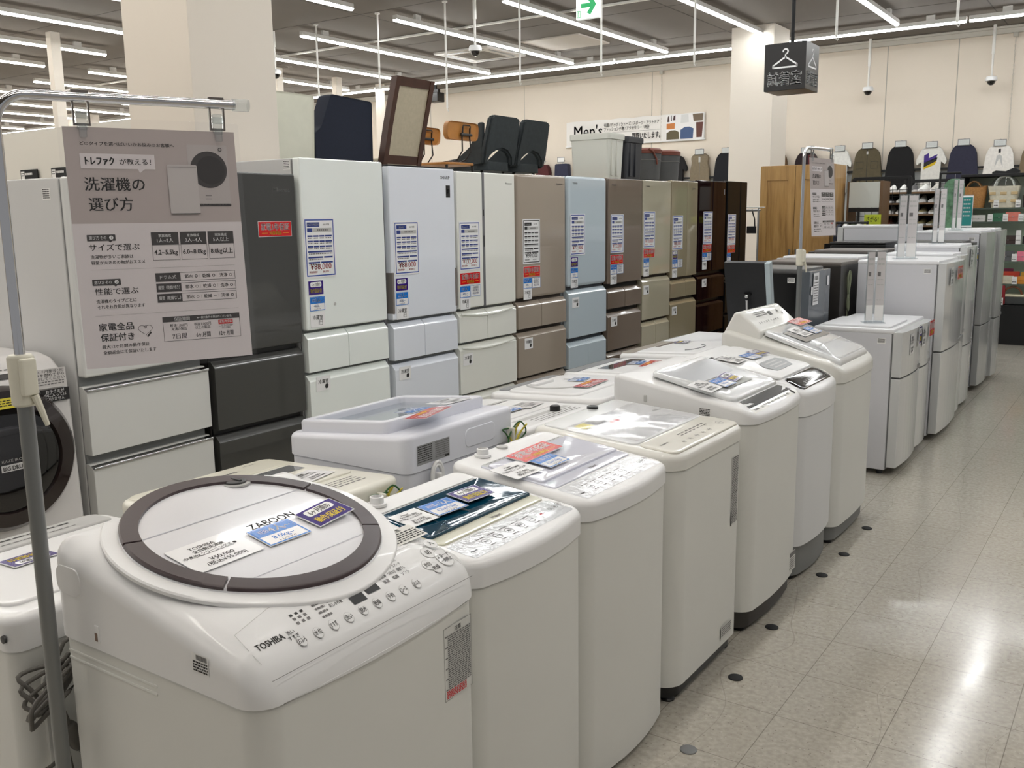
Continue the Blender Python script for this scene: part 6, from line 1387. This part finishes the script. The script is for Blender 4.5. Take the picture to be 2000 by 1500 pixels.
for z, pat in ((1.736, (0, 0, 1, 0, 5, 1)), (1.616, (1, 0, 5, 0, 0, 2)), (1.491, (0, 5, 2, 3, 5, 4)), (1.361, (4, 2, 0, 3, 3, 2)), (1.221, (2, 2, 4, 1, 2, 4))):
    zr = round(z-.001, 3); cnt = {}
    for i, ci in enumerate(pat):
        cnt[ci] = cnt.get(ci, 0)+1
    for i, ci in enumerate(pat):
        shoe(ci, -2.60+.115*i+rr.uniform(-.005, .005), 11.57, z, R(-90)+rr.uniform(-.08, .08), '%s shoe on %s' % (SHOES[ci][2], wher[zr]), '%s shoes on %s' % (SHOES[ci][2], wher[zr]))
t = thing('green_garment', 'green and white patterned garment hanging right of the shoe shelf', 'garment', (-1.90, 11.35, 1.86)); q = MB().use(mat('cloth_green', (96, 132, 104), .9, noise=.5, nscale=16)); q.prism(poly_round([(-.05, 0), (.05, 0), (.1, -.05), (.1, -.55), (-.1, -.55), (-.1, -.05)], .03), 'y', -.03, .03, .015); q.build('fabric', t); MB().use(STEEL).cyl((0, 0, -.02), (0, .0, .06), .003, 6).build('hanger_hook', t)
t = thing('hanging_rail', 'black bar carrying the green patterned garment beside the shoe shelf', 'rail', (-1.9, 11.35, 0)); MB().use(MBLACK).cyl((-.16, 0, 1.925), (.06, 0, 1.925), .012, 8).cyl((-.15, 0, 0), (-.15, 0, 1.93), .012, 8).build('bar', t)
# bag shelf
SHG = mat('shelf_grey_green', (226, 230, 216), .5); SHP = mat('shelf_glass', (222, 234, 226), .06, alpha=.12)
t = thing('bag_shelf', 'tall open shelf of bags and wallets with a black plinth at the right edge', 'shelf', (-.85, 12.22, 0))
MB().use(SHG).box(-1.08, 1.1, .2, .23, .45, 1.92, .003).build('back_panel', t)
MB().use(MBLACK).box(-.62, 1.1, -.24, .22, 0, .45, .004).build('plinth', t)
for z in (.69, .945, 1.135, 1.39, 1.545): MB().use(SHP).box(-1.08, 1.1, -.2, .2, z-.015, z, .002).build('shelf_board', t)
MB().use(MBLACK).box(-1.1, 1.1, -.22, .22, 1.895, 1.925, .004).build('top_board', t)
for x in (-1.1, 1.07): MB().use(MBLACK).box(x, x+.03, -.2, .2, .0, 1.9, .003).build('side_panel', t)
ys = 12.06
JUTE = mat('jute', (172, 124, 72), .9, noise=.18, nscale=70, bump=.6)
t = thing('handbag', 'brown jute basket bag with thin handles on the bag shelf', 'bag', (-1.815, 12.1, 1.547))
def tub(q, w0, w1, d0, d1, h, n=5, dip=0): 
    rs = []
    for k in range(n+1):
        s = k/n; P = rrect(-(w0+(w1-w0)*s)/2, (w0+(w1-w0)*s)/2, -(d0+(d1-d0)*s)/2, (d0+(d1-d0)*s)/2, .04, 4)
        rs.append([(x, y, h*s+(dip*(abs(x)/(w1/2))**2 if k == n else 0)) for x, y in P])
    return q.rings(rs)
tub(MB().use(JUTE), .22, .27, .13, .16, .20, dip=.05).build('body', t)
for y in (-.05, .05): MB().use(mat('handle_tan', (140, 104, 66), .7)).tube([(-.08, y, .17)]+[(.08*-cos(a), y, .19+.11*sin(a)) for a in np.linspace(0, pi, 10)]+[(.08, y, .17)], .008, 6).build('handle', t)
CRB = mat('woven_cream', (214, 208, 188), .8, noise=.06, nscale=40); TAN = mat('woven_tan', (196, 172, 130), .8)
t = thing('handbag', 'cream woven basket bag with tan squares and grey handles', 'bag', (-1.50, 12.09, 1.547))
tub(MB().use(CRB), .24, .33, .14, .18, .24).build('body', t)
for i in range(3):
    for j in range(2): MB().use(TAN).box(-.11+.11*i-.033, -.11+.11*i+.033, -.085-.006*j, -.06, .06+.085*j, .09+.085*j, .003).build('woven_square', t)
for y in (-.05, .05): MB().use(mat('handle_greywhite', (196, 200, 192), .5)).tube([(-.1, y, .2)]+[(-.1*cos(a), y, .22+.13*sin(a)) for a in np.linspace(0, pi, 10)]+[(.1, y, .2)], .011, 8).build('handle', t)
q = MB().use(CLEAR); q.lathe([(.15, .2), (.16, .25), (.1, .33), (.02, .36)], (0, 0, 0), 20); q.build('plastic_wrap', t)
items = [('pouch', 'dark brown bag at the right end of the bag shelf board with the baskets', -1.20, 1.547, .2, .14, (44, 34, 30)),
 ('wallet', 'white and red print wallet on the wallet board', -1.74, 1.392, .14, .075, (224, 220, 216)), ('wallet', 'green wallet on the wallet board', -1.53, 1.392, .135, .095, (62, 116, 88)), ('wallet', 'salmon pink wallet on the wallet board', -1.39, 1.392, .15, .105, (222, 128, 112)), ('wallet', 'olive wallet right of the salmon pink one', -1.2, 1.392, .14, .09, (126, 120, 84)),
 ('pouch', 'dark brown leather pouch on the middle board', -1.42, 1.137, .17, .1, (62, 46, 42)), ('pouch', 'black pouch at the right of the middle board', -1.2, 1.137, .15, .09, (36, 32, 32)), ('pouch', 'pale grey flat case on the middle board behind the white refrigerator', -1.64, 1.137, .2, .1, (170, 172, 168)),
 ('wallet', 'charcoal grey wallet on the lower board', -1.43, .947, .17, .115, (92, 94, 96)), ('wallet', 'bright pink wallet on the lower board', -1.26, .947, .12, .11, (236, 128, 152)),
 ('purse', 'cream long purse in front on the colourful board', -1.42, .692, .17, .09, (214, 208, 186)), ('purse', 'orange long purse right of the cream one', -1.22, .692, .15, .085, (214, 140, 50))]
for nm, lb, x, z, w, h, c in items:
    t = thing(nm, lb, 'wallet' if nm in ('wallet', 'purse') else 'bag', (x, ys, z), 0, 'small leather goods on the bag shelf'); m = mat('leather_%d_%d_%d' % c, c, .45, noise=.05, nscale=30)
    MB().use(m).prism(poly_round([(-w/2, 0), (w/2, 0), (w/2, h), (-w/2, h)], .012), 'y', -.02, .02, .008).build('body', t)
    MB().use(m).box(-w/2, w/2, -.024, -.018, h*.45, h*.99, .003).build('flap', t); MB().use(STEEL).box(-.008, .008, -.027, -.022, h*.44, h*.52, .002).build('clasp', t)
for nm, lb, x, z, w, h, c, y in (('purse', 'red-orange purse behind the cream one', -1.37, .692, .17, .135, (214, 70, 46), 12.14), ('purse', 'magenta purse at the back of the colourful board', -1.42, .692, .12, .165, (150, 50, 90), 12.20), ('purse', 'mustard purse behind the orange one', -1.2, .692, .14, .13, (210, 160, 60), 12.14)):
    t = thing(nm, lb, 'wallet', (x, y, z), 0, 'small leather goods on the bag shelf'); m = mat('leather_%d_%d_%d' % c, c, .45, noise=.05, nscale=30); MB().use(m).prism(poly_round([(-w/2, 0), (w/2, 0), (w/2, h), (-w/2, h)], .012), 'y', -.02, .02, .008).build('body', t)
t = thing('handbag', 'white-topped grey handbag with brown curved handles on the black plinth', 'bag', (-1.33, 12.1, .452))
MB().use(mat('leather_charcoal', (64, 66, 66), .5)).box(-.12, .16, -.07, .07, 0, .10, .02).build('body', t); MB().use(mat('leather_ivory', (222, 214, 186), .5)).box(-.13, .17, -.075, .075, .09, .12, .012).build('top_panel', t)
MB().use(mat('handle_brown', (120, 70, 44), .5)).tube([(-.09, -.05, .11)]+[(.0-.09*cos(a), -.05, .12+.085*sin(a)) for a in np.linspace(0, pi, 10)]+[(.09, -.05, .11)], .011, 8).build('handle', t)
t = thing('handbag', 'dark red bag hanging at the left of the black plinth', 'bag', (-1.44+.0, 12.03, .452)); MB().use(mat('leather_red', (140, 24, 34), .5)).prism(poly_round([(-.05, 0), (.04, 0), (.03, .22), (-.04, .22)], .02), 'y', -.02, .02, .008).build('body', t)
k = 0
for x, z, lb in ((-1.61, 1.392, 'left of the green wallet'), (-1.455, 1.392, 'between green and salmon wallets'), (-1.30, 1.392, 'right of the salmon wallet'), (-1.31, 1.137, 'standing tall on the middle board'), (-1.335, .947, 'beside the pink wallet'), (-1.315, .692, 'between the cream and orange purses'), (-1.44, .452, 'on the black plinth'), (-1.56, 1.547, 'in front of the cream basket bag'), (-1.34, 1.547, 'beside the cream basket bag')):
    t = thing('price_label', 'small white price label %s' % lb, 'price label', (x, 11.96, z), 0, 'price labels on the bag shelf'); h = .16 if 'tall' in lb else .085
    MB().use(PAPER).box(-.026, .026, 0, .002, 0, h).box(-.026, .026, 0, .025, 0, .002).build('card', t)
    q = MB(); sh = Sheet(q, flat((0, -.0004, 0), (1, 0, 0), (0, 0, 1)), .0006); sh.bars(-.02, h*.3, .02, .01, INK, 1, 3, k); sh.bars(-.02, h*.6, .02, .004, INKG, 1, 5, k+4); q.build('label_print', t, smooth=False); k += 1
t = thing('flat_shoes', 'black mule lying on the top board above the basket bags', 'shoe', (-1.5, 12.1, 1.926)); MB().use(MBLACK).rings([[(x, y, z) for y, z in ((-w, 0), (w, 0), (w*.9, h), (-w*.9, h))] for x, w, h in ((-.14, .02, .02), (-.1, .04, .035), (0, .035, .025), (.08, .045, .06), (.14, .025, .03))]).build('sole', t)
# floor studs along the washer fronts
for i, (x, y, dark) in enumerate(((-.985, 2.30, 0), (-1.03, 2.78, 1), (-1.06, 3.22, 1), (-1.055, 3.83, 1), (-1.045, 4.13, 1), (-1.05, 4.55, 1))):
    o = MB().use(MBLACK if dark else GREY).lathe([(.024, 0), (.024, .003), (.02, .005), (.001, .005)], (0, 0, 0), 20).build('floor_stud'); o.location = (x, y, .0003)
    tag(o, ('grey round floor stud by the plain film-lidded washer', 'dark floor stud at the near foot of the beige-panel washer', 'dark floor stud between the beige-panel and high-backed washers', 'dark floor stud by the black-panel washer, nearer one', 'dark floor stud by the black-panel washer, farther one', 'dark floor stud in front of the tall-backed washer')[i], 'floor stud', 'round floor studs')
